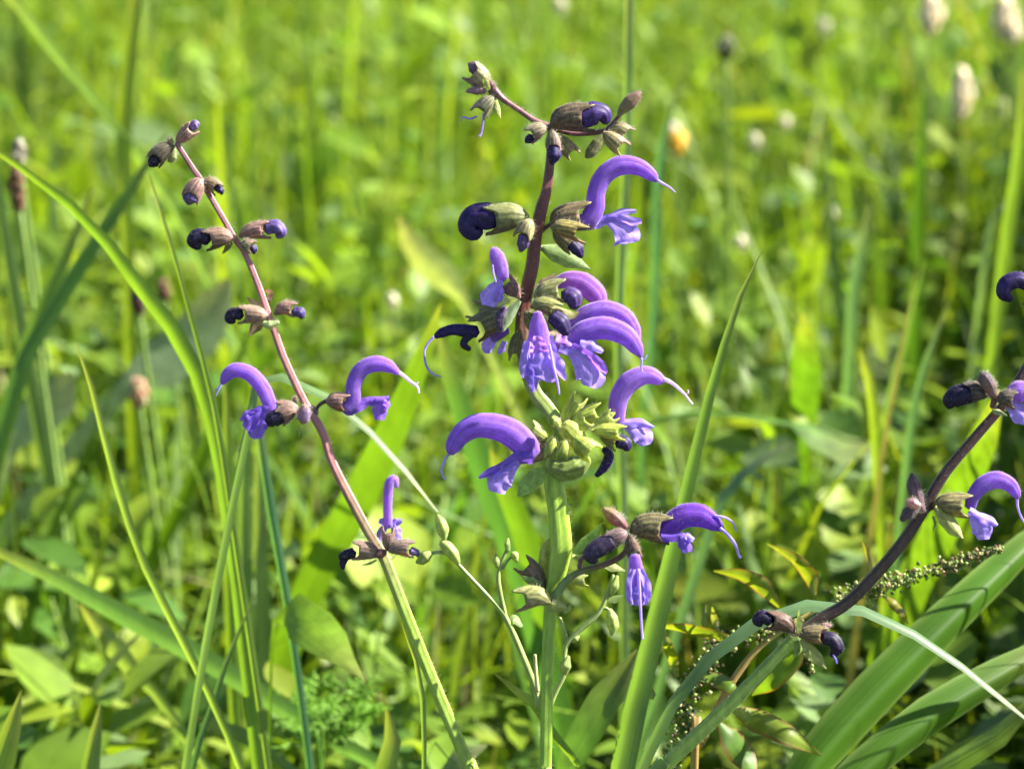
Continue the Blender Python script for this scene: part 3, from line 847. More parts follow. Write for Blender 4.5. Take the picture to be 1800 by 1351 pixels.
L.bract([(470, 530), (474, 514), (462, 512)], [7, 6, 1], 0.8, 0.3, (0.24, 0.14, 0.13), z=3)
# open flowers
f = L.hood([(478, 724), (472, 706), (460, 681), (439, 658), (414, 651), (398, 662), (391, 674)], [10, 11.5, 12.5, 12.5, 12, 9.5, 4], VIO, z=-3)
L.calyx([(526, 718), (506, 717), (484, 717)], 15, 1, PR, PG, (0.30, 0.17, 0.13), z=-2, parent=f, fuzz=500)
L.lips(f, [([(476, 722), (460, 728), (444, 742), (432, 754)], [9, 15, 16, 8], 0.3, 0.35), ([(464, 730), (456, 746), (446, 762), (442, 769)], [8, 16, 14, 5], -0.4, 0.3), ([(458, 724), (440, 728), (424, 740)], [6, 10, 5], 0.7, 0.3)], z=-5, col=(0.20, 0.11, 0.58))
L.style(f, [([(391, 671), (384, 684), (379, 696)], [2.4, 2, 1]), ([(388, 678), (382, 684), (378, 684)], [1.5, 1.2, 1])])
L.bud([(524, 722), (506, 726), (490, 734)], 17, 1, [(496, 731), (480, 738), (473, 746)], [13, 14, 7], DRK2, z=-7, rib=(0.27, 0.17, 0.13), gap=(0.12, 0.07, 0.06), top=(0.30, 0.18, 0.14))
L.closed([(536, 712), (535, 724), (533, 738), (531, 744)], [6, 11, 10, 3], [(0.30, 0.18, 0.15), (0.20, 0.13, 0.25), (0.22, 0.14, 0.28), (0.3, 0.2, 0.2)], z=-9)
L.closed([(520, 706), (518, 702), (520, 698)], [4, 5, 3], (0.16, 0.08, 0.08), z=2)
L.branch([(545, 716), (551, 720), (556, 728)], [6, 6, 5], (0.14, 0.08, 0.09), fuzz=60)
L.branch([(555, 730), (558, 716), (566, 708), (576, 704)], [3, 3, 3.2, 4], (0.07, 0.035, 0.035), fuzz=100)
f = L.hood([(610, 722), (622, 706), (622, 678), (636, 650), (662, 640), (684, 645), (700, 656)], [13, 12.5, 12.5, 13, 13.5, 10.5, 4], VIO, z=-1)
L.calyx([(572, 706), (590, 705), (614, 708)], 18, -1, PR, PG, (0.25, 0.14, 0.08), z=-1, parent=f, fuzz=450)
L.lips(f, [([(606, 716), (626, 712), (648, 704), (684, 699)], [13, 13, 8, 5], 0.4, 0.4), ([(640, 708), (656, 704), (668, 714), (668, 738)], [5, 9, 16, 9], 0.2, 0.4), ([(660, 700), (678, 700), (682, 712), (678, 722)], [5, 8, 8, 4], 0.8, 0.4)], z=-2, col=(0.24, 0.11, 0.58))
L.style(f, [([(696, 650), (712, 662), (726, 674), (734, 680), (737, 691)], [3.4, 3, 2.4, 2, 1.2]), ([(724, 672), (733, 674), (735, 671)], [1.6, 1.2, 0.8])], col=(0.6, 0.5, 0.78))
L.branch([(527, 748), (526, 758), (526, 768)], [1, 1, 0.6], (0.3, 0.34, 0.14), name='stipule', fuzz=5)
# low whorl
f = L.hood([(683, 925), (682, 895), (683, 868), (686, 848), (694, 842), (697, 856)], [7, 7, 7.5, 8, 6, 3], VIO2, z=0, ratio=0.9)
L.calyx([(680, 968), (682, 950), (684, 926)], 12, 1, (0.34, 0.22, 0.18), CB, (0.3, 0.17, 0.12), z=-4, parent=f)
L.lips(f, [([(684, 926), (674, 918), (666, 915)], [5, 8, 4], 0.3, 0.4), ([(686, 924), (694, 918), (706, 914)], [5, 8, 4], 0.3, 0.4), ([(692, 922), (698, 936), (699, 950)], [6, 10, 6], 0.2, 0.4), ([(676, 926), (670, 938), (668, 950)], [6, 8, 4], 0.2, 0.4)], z=1, col=(0.30, 0.21, 0.70))
L.bud([(668, 976), (646, 968), (620, 966)], 18, 1, [(622, 972), (608, 976), (597, 980)], [9, 9, 5], DRK2, z=-3, rib=(0.30, 0.23, 0.16), gap=(0.20, 0.12, 0.11), top=(0.36, 0.21, 0.17), fuzz=600)
L.hood([(608, 980), (603, 990), (604, 999)], [6, 6, 3], DRK2, z=-3, mat=M_DARK, fuzz=0, name='withered_petal')
L.bud([(682, 968), (704, 962), (728, 964)], 16, -1, [(722, 968), (732, 972), (735, 978)], [7, 6, 2], (0.16, 0.11, 0.3), z=-5, rib=(0.30, 0.23, 0.18), gap=(0.18, 0.11, 0.10), top=(0.32, 0.18, 0.13), fuzz=800)
L.closed([(662, 976), (669, 973), (678, 970)], [6, 9, 5], (0.22, 0.10, 0.09), z=-4, name='stem_node', fuzz=100)
L.bract([(662, 984), (650, 990), (636, 993)], [2, 3, 0.6], 0.4, 0.3, (0.34, 0.4, 0.12), fuzz=20)
L.bract([(682, 976), (688, 980), (694, 977)], [2, 4, 0.6], 0.4, 0.3, (0.34, 0.4, 0.12), fuzz=20)
L.done()

# ---- the dark spike running out of the frame
DK, DK2 = (0.050, 0.024, 0.020), (0.060, 0.036, 0.024)
st = [(1140, 1372), (1166, 1347), (1238, 1280), (1318, 1203), (1388, 1130), (1400, 1117), (1438, 1090), (1489, 1059), (1539, 1009), (1582, 958), (1616, 907), (1659, 834), (1715, 767), (1744, 734), (1760, 715), (1781, 682), (1806, 640), (1840, 570), (1862, 510), (1880, 440), (1890, 380)]
sh = [13, 13, 13, 12.5, 11.5, 11, 11, 11, 10.8, 10.5, 10.5, 9.5, 9, 8.5, 8.5, 8, 7.5, 7, 6.5, 5, 4]
Q = Sage('meadow sage with a dark brown arching stem slanting over the bowed grass blade', 0.588, st, sh, [(0.13, 0.23, 0.035)] * 5 + [(0.12, 0.10, 0.045)] + [DK2] * 4 + [DK] * 11, 700)
RR, RG, RT_ = (0.16, 0.13, 0.09), (0.06, 0.04, 0.05), (0.09, 0.06, 0.06)
kw = dict(rib=RR, gap=RG, top=RT_)
Q.bud([(1850, 528), (1826, 518), (1800, 514)], 22, 1, [(1808, 500), (1790, 493), (1770, 500), (1766, 516), (1778, 527)], [13, 14, 14, 12, 5], DRK, **kw)
Q.bud([(1870, 470), (1886, 458), (1904, 452)], 16, -1, [(1900, 450), (1912, 450), (1918, 458)], [9, 9, 4], DRK, **kw)
Q.bud([(1884, 400), (1872, 388), (1862, 372)], 13, 1, None, **kw)
Q.closed([(1890, 384), (1892, 368), (1890, 356)], [4, 8, 2], (0.14, 0.09, 0.08))
Q.bud([(1742, 694), (1718, 688), (1692, 690)], 20, 1, [(1706, 694), (1686, 696), (1672, 706), (1668, 716)], [15, 18, 15, 6], DRK2, z=-4, **kw, fuzz=500)
Q.closed([(1748, 698), (1740, 678), (1729, 662), (1724, 654)], [6, 11, 12, 3], [(0.22, 0.13, 0.12), (0.13, 0.09, 0.11), (0.09, 0.07, 0.09)], z=-7, fuzz=600)
Q.branch([(1744, 716), (1748, 704), (1752, 694)], [5, 6, 5], (0.18, 0.08, 0.06), z=-6, fuzz=80)
f = Q.hood([(1770, 700), (1790, 690), (1808, 694), (1824, 716)], [10, 18, 16, 7], VIO2, z=-8)
Q.calyx([(1754, 706), (1768, 700), (1786, 702)], 17, -1, RR, RG, (0.13, 0.08, 0.06), z=-9, parent=f)
Q.lips(f, [([(1778, 708), (1790, 722), (1800, 736), (1804, 744)], [10, 17, 15, 6], 0.3, 0.4)], z=-9)
Q.bract([(1744, 722), (1756, 724), (1770, 730)], [3, 6, 1], 0.4, 0.3, (0.30, 0.36, 0.16), z=-6)
Q.closed([(1622, 900), (1612, 874), (1606, 850), (1603, 832)], [6, 12, 12, 3], [(0.22, 0.12, 0.14), (0.12, 0.08, 0.10), (0.09, 0.06, 0.08)], z=-6, fuzz=600)
Q.closed([(1616, 890), (1604, 884), (1594, 882)], [6, 10, 4], (0.36, 0.22, 0.26), z=-9, fuzz=300)
Q.closed([(1612, 894), (1598, 900), (1584, 914)], [6, 12, 4], (0.12, 0.08, 0.11), z=-7, fuzz=500)
Q.branch([(1622, 906), (1632, 896), (1644, 889)], [4, 4, 4], (0.13, 0.06, 0.05), fuzz=80)
f = Q.hood([(1706, 892), (1712, 872), (1728, 853), (1752, 844), (1774, 852), (1786, 868), (1789, 876)], [9, 11, 14, 14.5, 12, 8, 3], VIO, z=-1)
Q.calyx([(1640, 888), (1668, 886), (1706, 888)], 23, -1, (0.26, 0.27, 0.09), (0.14, 0.08, 0.05), (0.24, 0.22, 0.08), z=-2, parent=f, fuzz=600)
Q.bract([(1644, 890), (1662, 908), (1680, 930), (1693, 946)], [4, 15, 13, 1], 0.4, 0.45, (0.27, 0.28, 0.09), z=-4, edge=(0.34, 0.36, 0.12))
Q.lips(f, [([(1704, 896), (1722, 906), (1740, 914), (1754, 922)], [7, 10, 11, 3], 0.5, 0.4), ([(1706, 900), (1718, 916), (1728, 932), (1730, 948)], [6, 14, 19, 10], 0.2, 0.3)], z=-3)
Q.style(f, [([(1788, 872), (1789, 890), (1794, 906), (1806, 926)], [2.6, 2.2, 2, 1])])
Q.branch([(1640, 908), (1644, 920), (1640, 932)], [2, 1.6, 1], (0.19, 0.26, 0.1), fuzz=20, name='stipule')
Q.bud([(1398, 1112), (1376, 1094), (1346, 1088)], 18, 1, [(1354, 1090), (1340, 1084), (1332, 1090), (1338, 1099)], [11, 11, 9, 4], DRK2, z=-8, rib=(0.16, 0.09, 0.06), gap=(0.09, 0.05, 0.04), top=(0.14, 0.07, 0.05), fuzz=500)
Q.bud([(1404, 1118), (1426, 1114), (1452, 1116)], 17, -1, [(1446, 1122), (1462, 1124), (1470, 1138), (1462, 1152)], [10, 12, 12, 5], DRK2, z=-8, rib=(0.22, 0.19, 0.07), gap=(0.11, 0.06, 0.04), top=(0.22, 0.14, 0.06), fuzz=500)
Q.bract([(1408, 1122), (1424, 1140), (1438, 1156), (1453, 1175)], [4, 12, 12, 1], 0.4, 0.4, (0.25, 0.27, 0.08), z=-9)
Q.bract([(1404, 1112), (1404, 1094), (1404, 1072)], [3, 6, 0.6], 0.5, 0.3, (0.28, 0.36, 0.12), z=-9)
Q.bract([(1402, 1118), (1404, 1140), (1396, 1154)], [8, 9, 2], 0.5, 0.3, (0.20, 0.29, 0.09), z=-6)
Q.closed([(1440, 1112), (1450, 1102), (1460, 1098)], [5, 8, 3], (0.30, 0.16, 0.16), z=-2)
Q.style(Q.root, [([(1464, 1150), (1469, 1158), (1471, 1166)], [1.6, 1.5, 1.2])], z=-9, col=(0.25, 0.2, 0.7))
Q.done()


# ------------------------------------------------------------------ single grass blades and leaves one can pick out
def grounded(C, hw, spread=0.35):
    p, t = C[0], unit(C[0] - C[1])
    th = t * [1, 1, 0]
    h = p[2]
    if h < 0.02:
        return C, list(hw)
    sl = min(np.linalg.norm(th) / max(0.15, abs(t[2])), 1.2)
    base = p + unit(th) * h * spread * sl
    base[2] = -0.005
    ctl = p + t * h * 0.4
    if ctl[2] < 0:
        ctl[2] = h * 0.3
    ext = [base * (1 - q) ** 2 + 2 * q * (1 - q) * ctl + p * q * q for q in (0, .3, .65)]
    return np.vstack([ext, C]), [hw[0] * 0.55, hw[0] * 0.75, hw[0] * 0.95] + list(hw)


def arc_resample(C, hw, m):
    Cs = spline(C, 80)
    hs = lin(hw, 80)
    # lin() spaces by index, the same parameter as spline()
    s = np.concatenate([[0], np.cumsum(np.linalg.norm(np.diff(Cs, axis=0), axis=1))])
    q = np.linspace(0, s[-1], m)
    return np.stack([np.interp(q, s, Cs[:, i]) for i in range(3)], 1), np.interp(q, s, hs)


def blade(label, pts, hw, d, col, tilt=0.3, cup=0.35, twist=0.3, edge=None, mat=None, name='grass_blade', cat='grass', group=None, m=34, n=7, teeth=0, ruffle=0.0, ground=True, seed=1, spread=0.35, wave=0.0):
    C = wpath(pts, d)
    hwm = [h * d / FPX for h in hw]
    if ground:
        C, hwm = grounded(C, hwm, spread)
    C, hwm = arc_resample(C, hwm, m)
    rr = np.random.default_rng(int(abs(pts[0][0] * 7 + pts[0][1] * 3)))
    C = C + spline(rr.normal(0, 0.0006, (9, 3)), m)                # small kinks
    if np.ndim(col) == 1:
        col = [np.array(col)] * 14 + [np.array(col) * 0.5 + np.array((0.32, 0.27, 0.10)) * 0.5]      # drying tip
    V, F, c, uv = sheet(C, hwm, tilt, cup, ruffle, col, edge, m=m, n=n, twist=twist, teeth=teeth, seed=seed, wave=wave)
    return tag(mesh(name, V, F, mat or M_BLADE, None, c, uv, origin=C[0]), label, cat, group)


G1, G2, G3, GB, GP = (0.13, 0.24, 0.04), (0.17, 0.28, 0.03), (0.09, 0.19, 0.035), (0.10, 0.20, 0.09), (0.20, 0.29, 0.13)
blade('tall pointed grass blade rising behind the hanging violet flower', [(1082, 1360), (1114, 1210), (1150, 1060), (1195, 870), (1240, 690), (1290, 530), (1337, 432)], [27, 25, 22, 15, 11, 7, 0.5], 0.634, (0.14, 0.25, 0.06), 0.5, 0.5, 0.2)
blade('pale grass blade bowed in an arch behind the dark sage stem', [(1118, 1360), (1195, 1205), (1288, 1112), (1388, 1068), (1462, 1062), (1560, 1090), (1680, 1163), (1790, 1250), (1850, 1300)], [14, 16, 17, 17, 15, 13, 10, 6, 0.5], 0.600, (0.13, 0.23, 0.10), 0.55, 0.35, 0.35)
blade('long grass blade arching over from beside the leaning pink stem', [(425, 1100), (400, 900), (378, 770), (352, 670), (318, 595), (240, 490), (150, 378), (0, 268), (-110, 205)], [12, 13, 15, 17, 18, 15, 11, 7, 0.5], 0.70, (0.16, 0.28, 0.04), 0.4, 0.3, 0.2)
blade('thin grass stalk standing beside the topmost buds of the pink stem', [(395, 850), (365, 690), (338, 585), (300, 430), (264, 300)], [7, 6, 5, 4.5, 2], 0.69, (0.17, 0.26, 0.05), 0.3, 0.5)
blade('light grass blade slanting down across the dark blue-green blade', [(422, 1360), (330, 1150), (250, 985), (198, 830), (150, 650), (130, 600)], [9, 10, 10, 10, 6, 0.5], 0.67, (0.19, 0.28, 0.08), 0.5, 0.4)
blade('broad blue-green grass blade lying slantwise behind the light blade', [(760, 1400), (640, 1330), (520, 1262), (430, 1205), (320, 1140), (200, 1075), (90, 1010), (-40, 945)], [16, 18, 22, 24, 26, 25, 18, 8], 0.76, GB, 0.5, 0.25, 0.3)
blade('bowed grass blade whose tip touches the stitchwort bud', [(440, 720), (452, 672), (476, 660), (530, 670), (600, 716), (680, 790), (740, 866), (772, 908)], [10, 10, 10, 10, 9, 8, 6, 2], 0.655, (0.15, 0.25, 0.09), 0.5, 0.3)
blade('broad yellow-green grass blade leaning behind the pink stem', [(530, 1060, 40), (585, 950, 22), (640, 850, 0), (695, 745, -25), (745, 620, -52), (770, 540, -70)], [30, 32, 31, 26, 14, 1], 0.84, (0.12, 0.225, 0.02), 0.0, 0.1, 0.0)
blade('straight grass stalk standing upright behind the tall middle sage', [(1096, 1300), (1095, 1000), (1093, 700), (1095, 400), (1100, 0), (1102, -60)], [9, 9, 9, 8.5, 8, 6], 0.84, (0.17, 0.27, 0.09), 0.2, 0.6)
blade('dark green broad blade behind the withered flower', [(925, 1060), (885, 930), (840, 800), (790, 660), (765, 580)], [32, 32, 30, 20, 2], 0.86, (0.07, 0.17, 0.05), 0.4, 0.2)
blade('bright short blade next to the dark broad one', [(955, 1080, 25), (925, 960, 5), (880, 850, -20), (860, 790, -35)], [24, 26, 18, 1], 0.83, (0.11, 0.21, 0.025), 0.2, 0.2)
blade('broad ribbed leaf rising steeply behind the dark sage stem', [(1400, 1400, -6), (1470, 1300, 0), (1560, 1200, 8), (1680, 1080, 22), (1800, 970, 42), (1900, 880, 65)], [34, 40, 41, 37, 30, 5], 0.650, (0.060, 0.15, 0.010), 0.0, 0.9, -0.3, edge=(0.18, 0.28, 0.06), mat=M_BROAD, name='broad_leaf', cat='leaf', n=11)
blade('lower ribbed leaf under the steep broad leaf', [(1440, 1440, -6), (1540, 1345, 0), (1650, 1260, 8), (1760, 1190, 20), (1880, 1110, 36)], [28, 33, 35, 31, 14], 0.635, (0.060, 0.145, 0.010), 0.0, 0.9, -0.3, edge=(0.18, 0.28, 0.07), mat=M_BROAD, name='broad_leaf', cat='leaf', n=11)
blade('blotched leaf lying low below the ribbed leaves', [(1560, 1420), (1640, 1350), (1700, 1310), (1760, 1270), (1840, 1180)], [30, 42, 42, 36, 4], 0.67, (0.16, 0.27, 0.02), 0.9, 0.3, 0.2, mat=M_LEAF, name='broad_leaf', cat='leaf', n=9)
blade('upright broad leaf glowing behind the dark stem', [(1590, 1060, 30), (1640, 950, 12), (1690, 850, -8), (1735, 760, -28), (1760, 690, -45)], [34, 36, 34, 26, 3], 0.80, (0.115, 0.22, 0.02), 0.15, 0.2, mat=M_LEAF, name='broad_leaf', cat='leaf')
blade('narrow yellow-green blade standing next to the round leaf', [(1548, 960), (1545, 850), (1540, 740), (1528, 660), (1515, 615)], [10, 11, 12, 9, 1], 0.86, (0.22, 0.32, 0.03), 0.2, 0.3)
blade('upright oval leaf above the round leaf', [(1412, 790, 12), (1410, 730, 4), (1413, 660, -10), (1412, 600, -24), (1410, 550, -36)], [8, 24, 30, 22, 2], 0.95, (0.09, 0.20, 0.02), 0.1, 0.15, mat=M_LEAF, name='broad_leaf', cat='leaf')
blade('rounded leaf spread level below the upright oval leaf', [(1405, 745), (1430, 760), (1470, 778), (1515, 785), (1545, 780)], [6, 32, 44, 40, 6], 0.90, (0.10, 0.22, 0.03), 0.6, 0.2, mat=M_LEAF, name='broad_leaf', cat='leaf', ground=True)
blade('dark thin blade crossing the light slanting blade', [(335, 1365), (375, 1240), (405, 1150), (452, 1050)], [7, 7, 6, 0.6], 0.685, (0.09, 0.19, 0.06), 0.4, 0.4)
blade('slim blade hugging the foot of the pink stem', [(745, 1365), (746, 1260), (738, 1180), (722, 1120), (708, 1085)], [5, 7, 6, 4, 0.5], 0.628, (0.17, 0.27, 0.08), 0.4, 0.5)
blade('pale broad blade bowing in from the sunlit corner of the meadow', [(330, 420), (250, 290), (170, 190), (90, 90), (20, 0), (-40, -60)], [8, 11, 13, 14, 13, 5], 1.05, (0.16, 0.26, 0.10), 0.5, 0.3)
blade('upright yellow blade standing by the pale bowing blade', [(222, 420), (218, 250), (226, 120), (238, 0), (240, -80)], [14, 16, 16, 14, 6], 1.05, (0.24, 0.33, 0.02), 0.2, 0.2)
blade('wide dark green blade leaning behind the topmost buds', [(20, 700), (70, 580), (150, 440), (225, 330), (290, 235)], [14, 17, 16, 12, 2], 0.88, (0.09, 0.20, 0.03), 0.3, 0.2)
blade('wide sunlit blade next to the pale toothed leaf', [(-30, 900), (10, 730), (60, 570), (120, 430), (160, 330)], [18, 20, 18, 12, 2], 0.90, (0.15, 0.26, 0.03), 0.3, 0.2)
for i, (x0, x1, d, c, lab) in enumerate(((402, 398, 0.80, (0.20, 0.31, 0.03), 'upright yellow-green blade behind the left open flower'), (432, 448, 0.84, (0.17, 0.27, 0.06), 'upright light blade just behind the yellow-green one'), (455, 462, 0.87, (0.20, 0.28, 0.08), 'faded straw-green blade behind the upright light blade'))):
    blade(lab, [(x0 + 10, 1300), (x0 + 5, 1120), (x0, 950), (x0, 800), (x1, 650)], [12, 14, 15, 12, 1], d, c, 0.2, 0.3)
blade('teal grass stem below the left open flower', [(512, 1120), (495, 1010), (475, 900), (458, 800), (440, 690)], [8, 9, 10, 9, 4], 0.73, (0.09, 0.21, 0.10), 0.2, 0.5)
blade('round-tipped bright blade at the foot of the pink stem', [(672, 1400), (680, 1340), (692, 1290), (690, 1255), (684, 1240)], [22, 20, 17, 11, 3], 0.69, (0.18, 0.29, 0.05), 0.2, 0.25)
blade('pale toothed leaf catching the sun behind the pink stem', [(210, 690), (260, 650), (330, 600), (375, 540), (405, 490)], [18, 45, 55, 40, 4], 1.02, (0.28, 0.36, 0.21), 0.25, 0.2, mat=M_LEAF, name='broad_leaf', cat='leaf', teeth=3)  # whitish sheen of sun and sky is put into the leaf colour
blade('pale rounded leaf between the wide blades', [(20, 790), (40, 750), (75, 715), (110, 680), (125, 655)], [10, 36, 48, 40, 6], 0.98, (0.28, 0.37, 0.22), 0.3, 0.2, mat=M_LEAF, name='broad_leaf', cat='leaf')  # paleness stands in for reflected sky, set in the base colour
blade('pale oval leaf behind the tall middle sage', [(830, 560), (800, 510), (765, 475), (725, 440), (700, 380)], [8, 24, 32, 26, 3], 1.05, (0.30, 0.38, 0.23), 0.2, 0.2, mat=M_LEAF, name='broad_leaf', cat='leaf')  # sky sheen coloured in as a pale leaf tone
blade('yellow-green lobed leaf with a drawn-out tip', [(470, 1400, 20), (474, 1250, 18), (478, 1120, 14), (492, 1066, 10), (520, 1078, 4), (560, 1112, -8), (600, 1154, -20), (640, 1197, -30)], [2.5, 2.5, 2.5, 8, 44, 42, 22, 1], 0.71, (0.17, 0.31, 0.015), 0.1, 0.15, mat=M_LEAF, name='lobed_leaf', cat='leaf', teeth=4, ruffle=0.05)
blade('large dark toothed leaf behind the foot of the middle sage', [(985, 1400), (1010, 1320), (1045, 1240), (1080, 1190), (1115, 1140)], [22, 46, 50, 36, 4], 0.665, (0.10, 0.22, 0.04), 0.5, 0.25, mat=M_LEAF, name='toothed_leaf', cat='leaf', m=40, n=11, teeth=4, ruffle=0.14)
blade('little tongue-shaped leaf beside the foot of the middle sage', [(950, 1250), (932, 1232), (900, 1210), (868, 1180)], [8, 11, 10, 1], 0.64, (0.17, 0.29, 0.06), 0.3, 0.3, mat=M_LEAF, name='small_leaf', cat='leaf')
blade('yellow blade tip rising in the bottom corner', [(-20, 1400), (0, 1330), (20, 1270), (38, 1210)], [26, 28, 18, 1], 0.68, (0.22, 0.33, 0.02), 0.3, 0.3)
blade('broad pale blade standing next to the yellow tip', [(150, 1420), (150, 1350), (160, 1290), (172, 1230)], [20, 20, 14, 1], 0.70, (0.17, 0.28, 0.05), 0.3, 0.3)
blade('narrow leaning leaf behind the bottom corner blades', [(300, 1260), (240, 1190), (190, 1130), (140, 1060)], [11, 14, 26, 4], 0.80, (0.20, 0.29, 0.10), 0.4, 0.3)
blade('broad grey-green blade below the slanting light blade', [(480, 1330), (430, 1300), (370, 1280), (330, 1255)], [14, 20, 18, 3], 0.76, (0.15, 0.25, 0.11), 0.5, 0.3)
blade('pale rounded leaf low between pink and green stems', [(770, 1400), (790, 1350), (820, 1320), (860, 1310)], [14, 36, 34, 4], 0.72, (0.17, 0.28, 0.11), 0.7, 0.2, mat=M_LEAF, name='broad_leaf', cat='leaf')
blade('blue-green blade reaching across below the round leaf', [(1250, 930), (1270, 880), (1310, 830), (1360, 795), (1395, 778)], [12, 13, 12, 9, 2], 0.84, (0.11, 0.22, 0.11), 0.5, 0.3)
blade('faint upright teal blade beside the yellow flower', [(1140, 620), (1148, 500), (1155, 380), (1168, 250), (1200, 130)], [9, 10, 10, 9, 1], 1.05, (0.09, 0.22, 0.11), 0.3, 0.3)
blade('upright blue-green blade behind the oval leaf', [(1495, 600), (1500, 520), (1510, 450), (1525, 360)], [12, 13, 12, 2], 1.05, (0.12, 0.23, 0.12), 0.3, 0.3)
blade('tall teal blade between the oval and upright broad leaf', [(1590, 860), (1600, 770), (1615, 680), (1640, 600), (1665, 540)], [9, 9, 8, 7, 1], 0.90, (0.12, 0.24, 0.12), 0.3, 0.3)
blade('tall bright blade near the white clover', [(1740, 640), (1755, 520), (1770, 400), (1790, 260), (1800, 120)], [12, 14, 14, 12, 2], 1.0, (0.19, 0.30, 0.03), 0.2, 0.3)
blade('arched pale blade behind the dark hooked bud', [(1720, 520), (1728, 450), (1740, 390), (1760, 350), (1775, 400)], [7, 8, 8, 6, 1], 1.1, (0.18, 0.28, 0.14), 0.4, 0.3)


# ------------------------------------------------------------------ stitchwort with round buds beside the middle stem
D = 0.617
k = D / FPX
base = P(945, 1215, D).copy()
sw = thing('stitchwort', 'stitchwort with pale green oval buds on thin stalks around the middle stem', 'wildflower', np.array([base[0], base[1], 0.0]))
sg = (0.24, 0.31, 0.09)


def swtube(pts, hw, name='stalk', z=0, col=sg):
    V, F, c, uv = sweep(wpath([(p[0], p[1], z) for p in pts], D), np.array(hw) * k, 1.0, col, m=5 * len(pts) + 3, n=10)
    return mesh(name, V, F, M_STEM, sw, c, uv)


def swbud(pts, hw, z=0, col=(0.27, 0.34, 0.10)):
    V, F, c, uv = sweep(wpath([(p[0], p[1], z) for p in pts], D), np.array(hw) * k, 0.95, col, m=14, n=20, sec=lambda t: 1 + 0.05 * math.cos(5 * t))
    return mesh('flower_bud', V, F, M_CALYX, sw, c, uv)


C = np.vstack([[sw['_o']], [P(962, 1420, D)], wpath([(946, 1240), (943, 1215), (918, 1150), (893, 1093), (875, 1066), (816, 1003), (800, 984), (782, 952)], D)])
V, F, c, uv = sweep(C, np.array([6, 6, 6, 6, 5.5, 5, 4, 3.5, 3, 3]) * k, 1.0, sg, m=60, n=10)
mesh('main_stalk', V, F, M_STEM, sw, c, uv)
swtube([(889, 1085), (879, 1040), (876, 1010), (883, 985), (893, 962)], [4, 4, 4, 3.5, 3])
swtube([(958, 1260), (977, 1215), (993, 1180), (997, 1131), (1050, 1079), (1066, 1048), (1078, 1010)], [5, 4.5, 4.5, 4.5, 4.5, 3.5, 3])
swtube([(997, 1131), (990, 1104), (984, 1085)], [4, 3.5, 3], z=2)
swtube([(945, 1215), (942, 1180), (940, 1150)], [4, 3.5, 3], z=-2, col=(0.34, 0.34, 0.15))
swtube([(790, 976), (775, 970), (757, 972)], [3, 3, 3])
swtube([(1050, 1079), (1062, 1068), (1071, 1072)], [3, 3, 3])
swtube([(884, 1000), (892, 985), (900, 978)], [2.5, 2.5, 2.5])
for pts, hw in (([(769, 905), (773, 916), (778, 932), (781, 948)], [3, 10, 11.5, 4]), ([(775, 952), (784, 960), (796, 974), (806, 990)], [5, 11, 11, 4]), ([(758, 972), (748, 977), (740, 984), (732, 988)], [5, 11, 9, 3]), ([(893, 968), (892, 956), (893, 946)], [4, 5.5, 2]), ([(876, 996), (873, 986), (872, 974)], [4, 6, 2]), ([(899, 972), (904, 976), (908, 986)], [4, 8, 4]),
                ([(992, 1186), (994, 1170), (999, 1152)], [4, 11, 4]), ([(1071, 1070), (1074, 1084), (1077, 1100), (1075, 1116)], [4, 11, 11, 2]), ([(1074, 1044), (1080, 1030), (1085, 1012)], [4, 9, 3]), ([(1006, 1128), (1012, 1122), (1018, 1118)], [3, 6, 2])):
    swbud(pts, hw)
for pts, hw, tl in (([(1066, 1056), (1080, 1052), (1096, 1046)], [3, 8, 1], 0.4), ([(890, 1092), (904, 1086), (918, 1100)], [3, 12, 4], 0.7), ([(1064, 1056), (1068, 1040), (1070, 1026)], [3, 7, 1], 0.4), ([(944, 1230), (936, 1212), (932, 1196)], [3, 5, 1], 0.4)):
    V, F, c, uv = sheet(wpath(pts, D), np.array(hw) * k, tl, 0.3, 0.05, (0.25, 0.34, 0.12), m=12, n=5)
    mesh('leaf', V, F, M_LEAF, sw, c, uv)

# ------------------------------------------------------------------ seed-bearing herb with red-edged leaves under the arched blade
D = 0.640
k = D / FPX
b0 = P(1225, 1330, D)
hb = thing('seeding_herb', 'herb with red-edged yellow leaves and a slanting spike of small green seeds', 'wild plant', np.array([b0[0], b0[1], 0.0]))
C = np.vstack([[hb['_o']], [P(1218, 1420, D)], wpath([(1232, 1310), (1268, 1230), (1310, 1165), (1350, 1125), (1420, 1080), (1500, 1043), (1600, 1015), (1690, 985), (1752, 966)], D)])
V, F, c, uv = sweep(C, np.array([7, 7, 7, 6.5, 6, 5, 4, 3.5, 3, 2, 1]) * k, 1.0, [(0.30, 0.22, 0.06), (0.32, 0.21, 0.06), (0.27, 0.25, 0.07), (0.2, 0.26, 0.07)], m=60, n=10)
mesh('stem', V, F, M_STEM, hb, c, uv)
RE = (0.22, 0.09, 0.035)
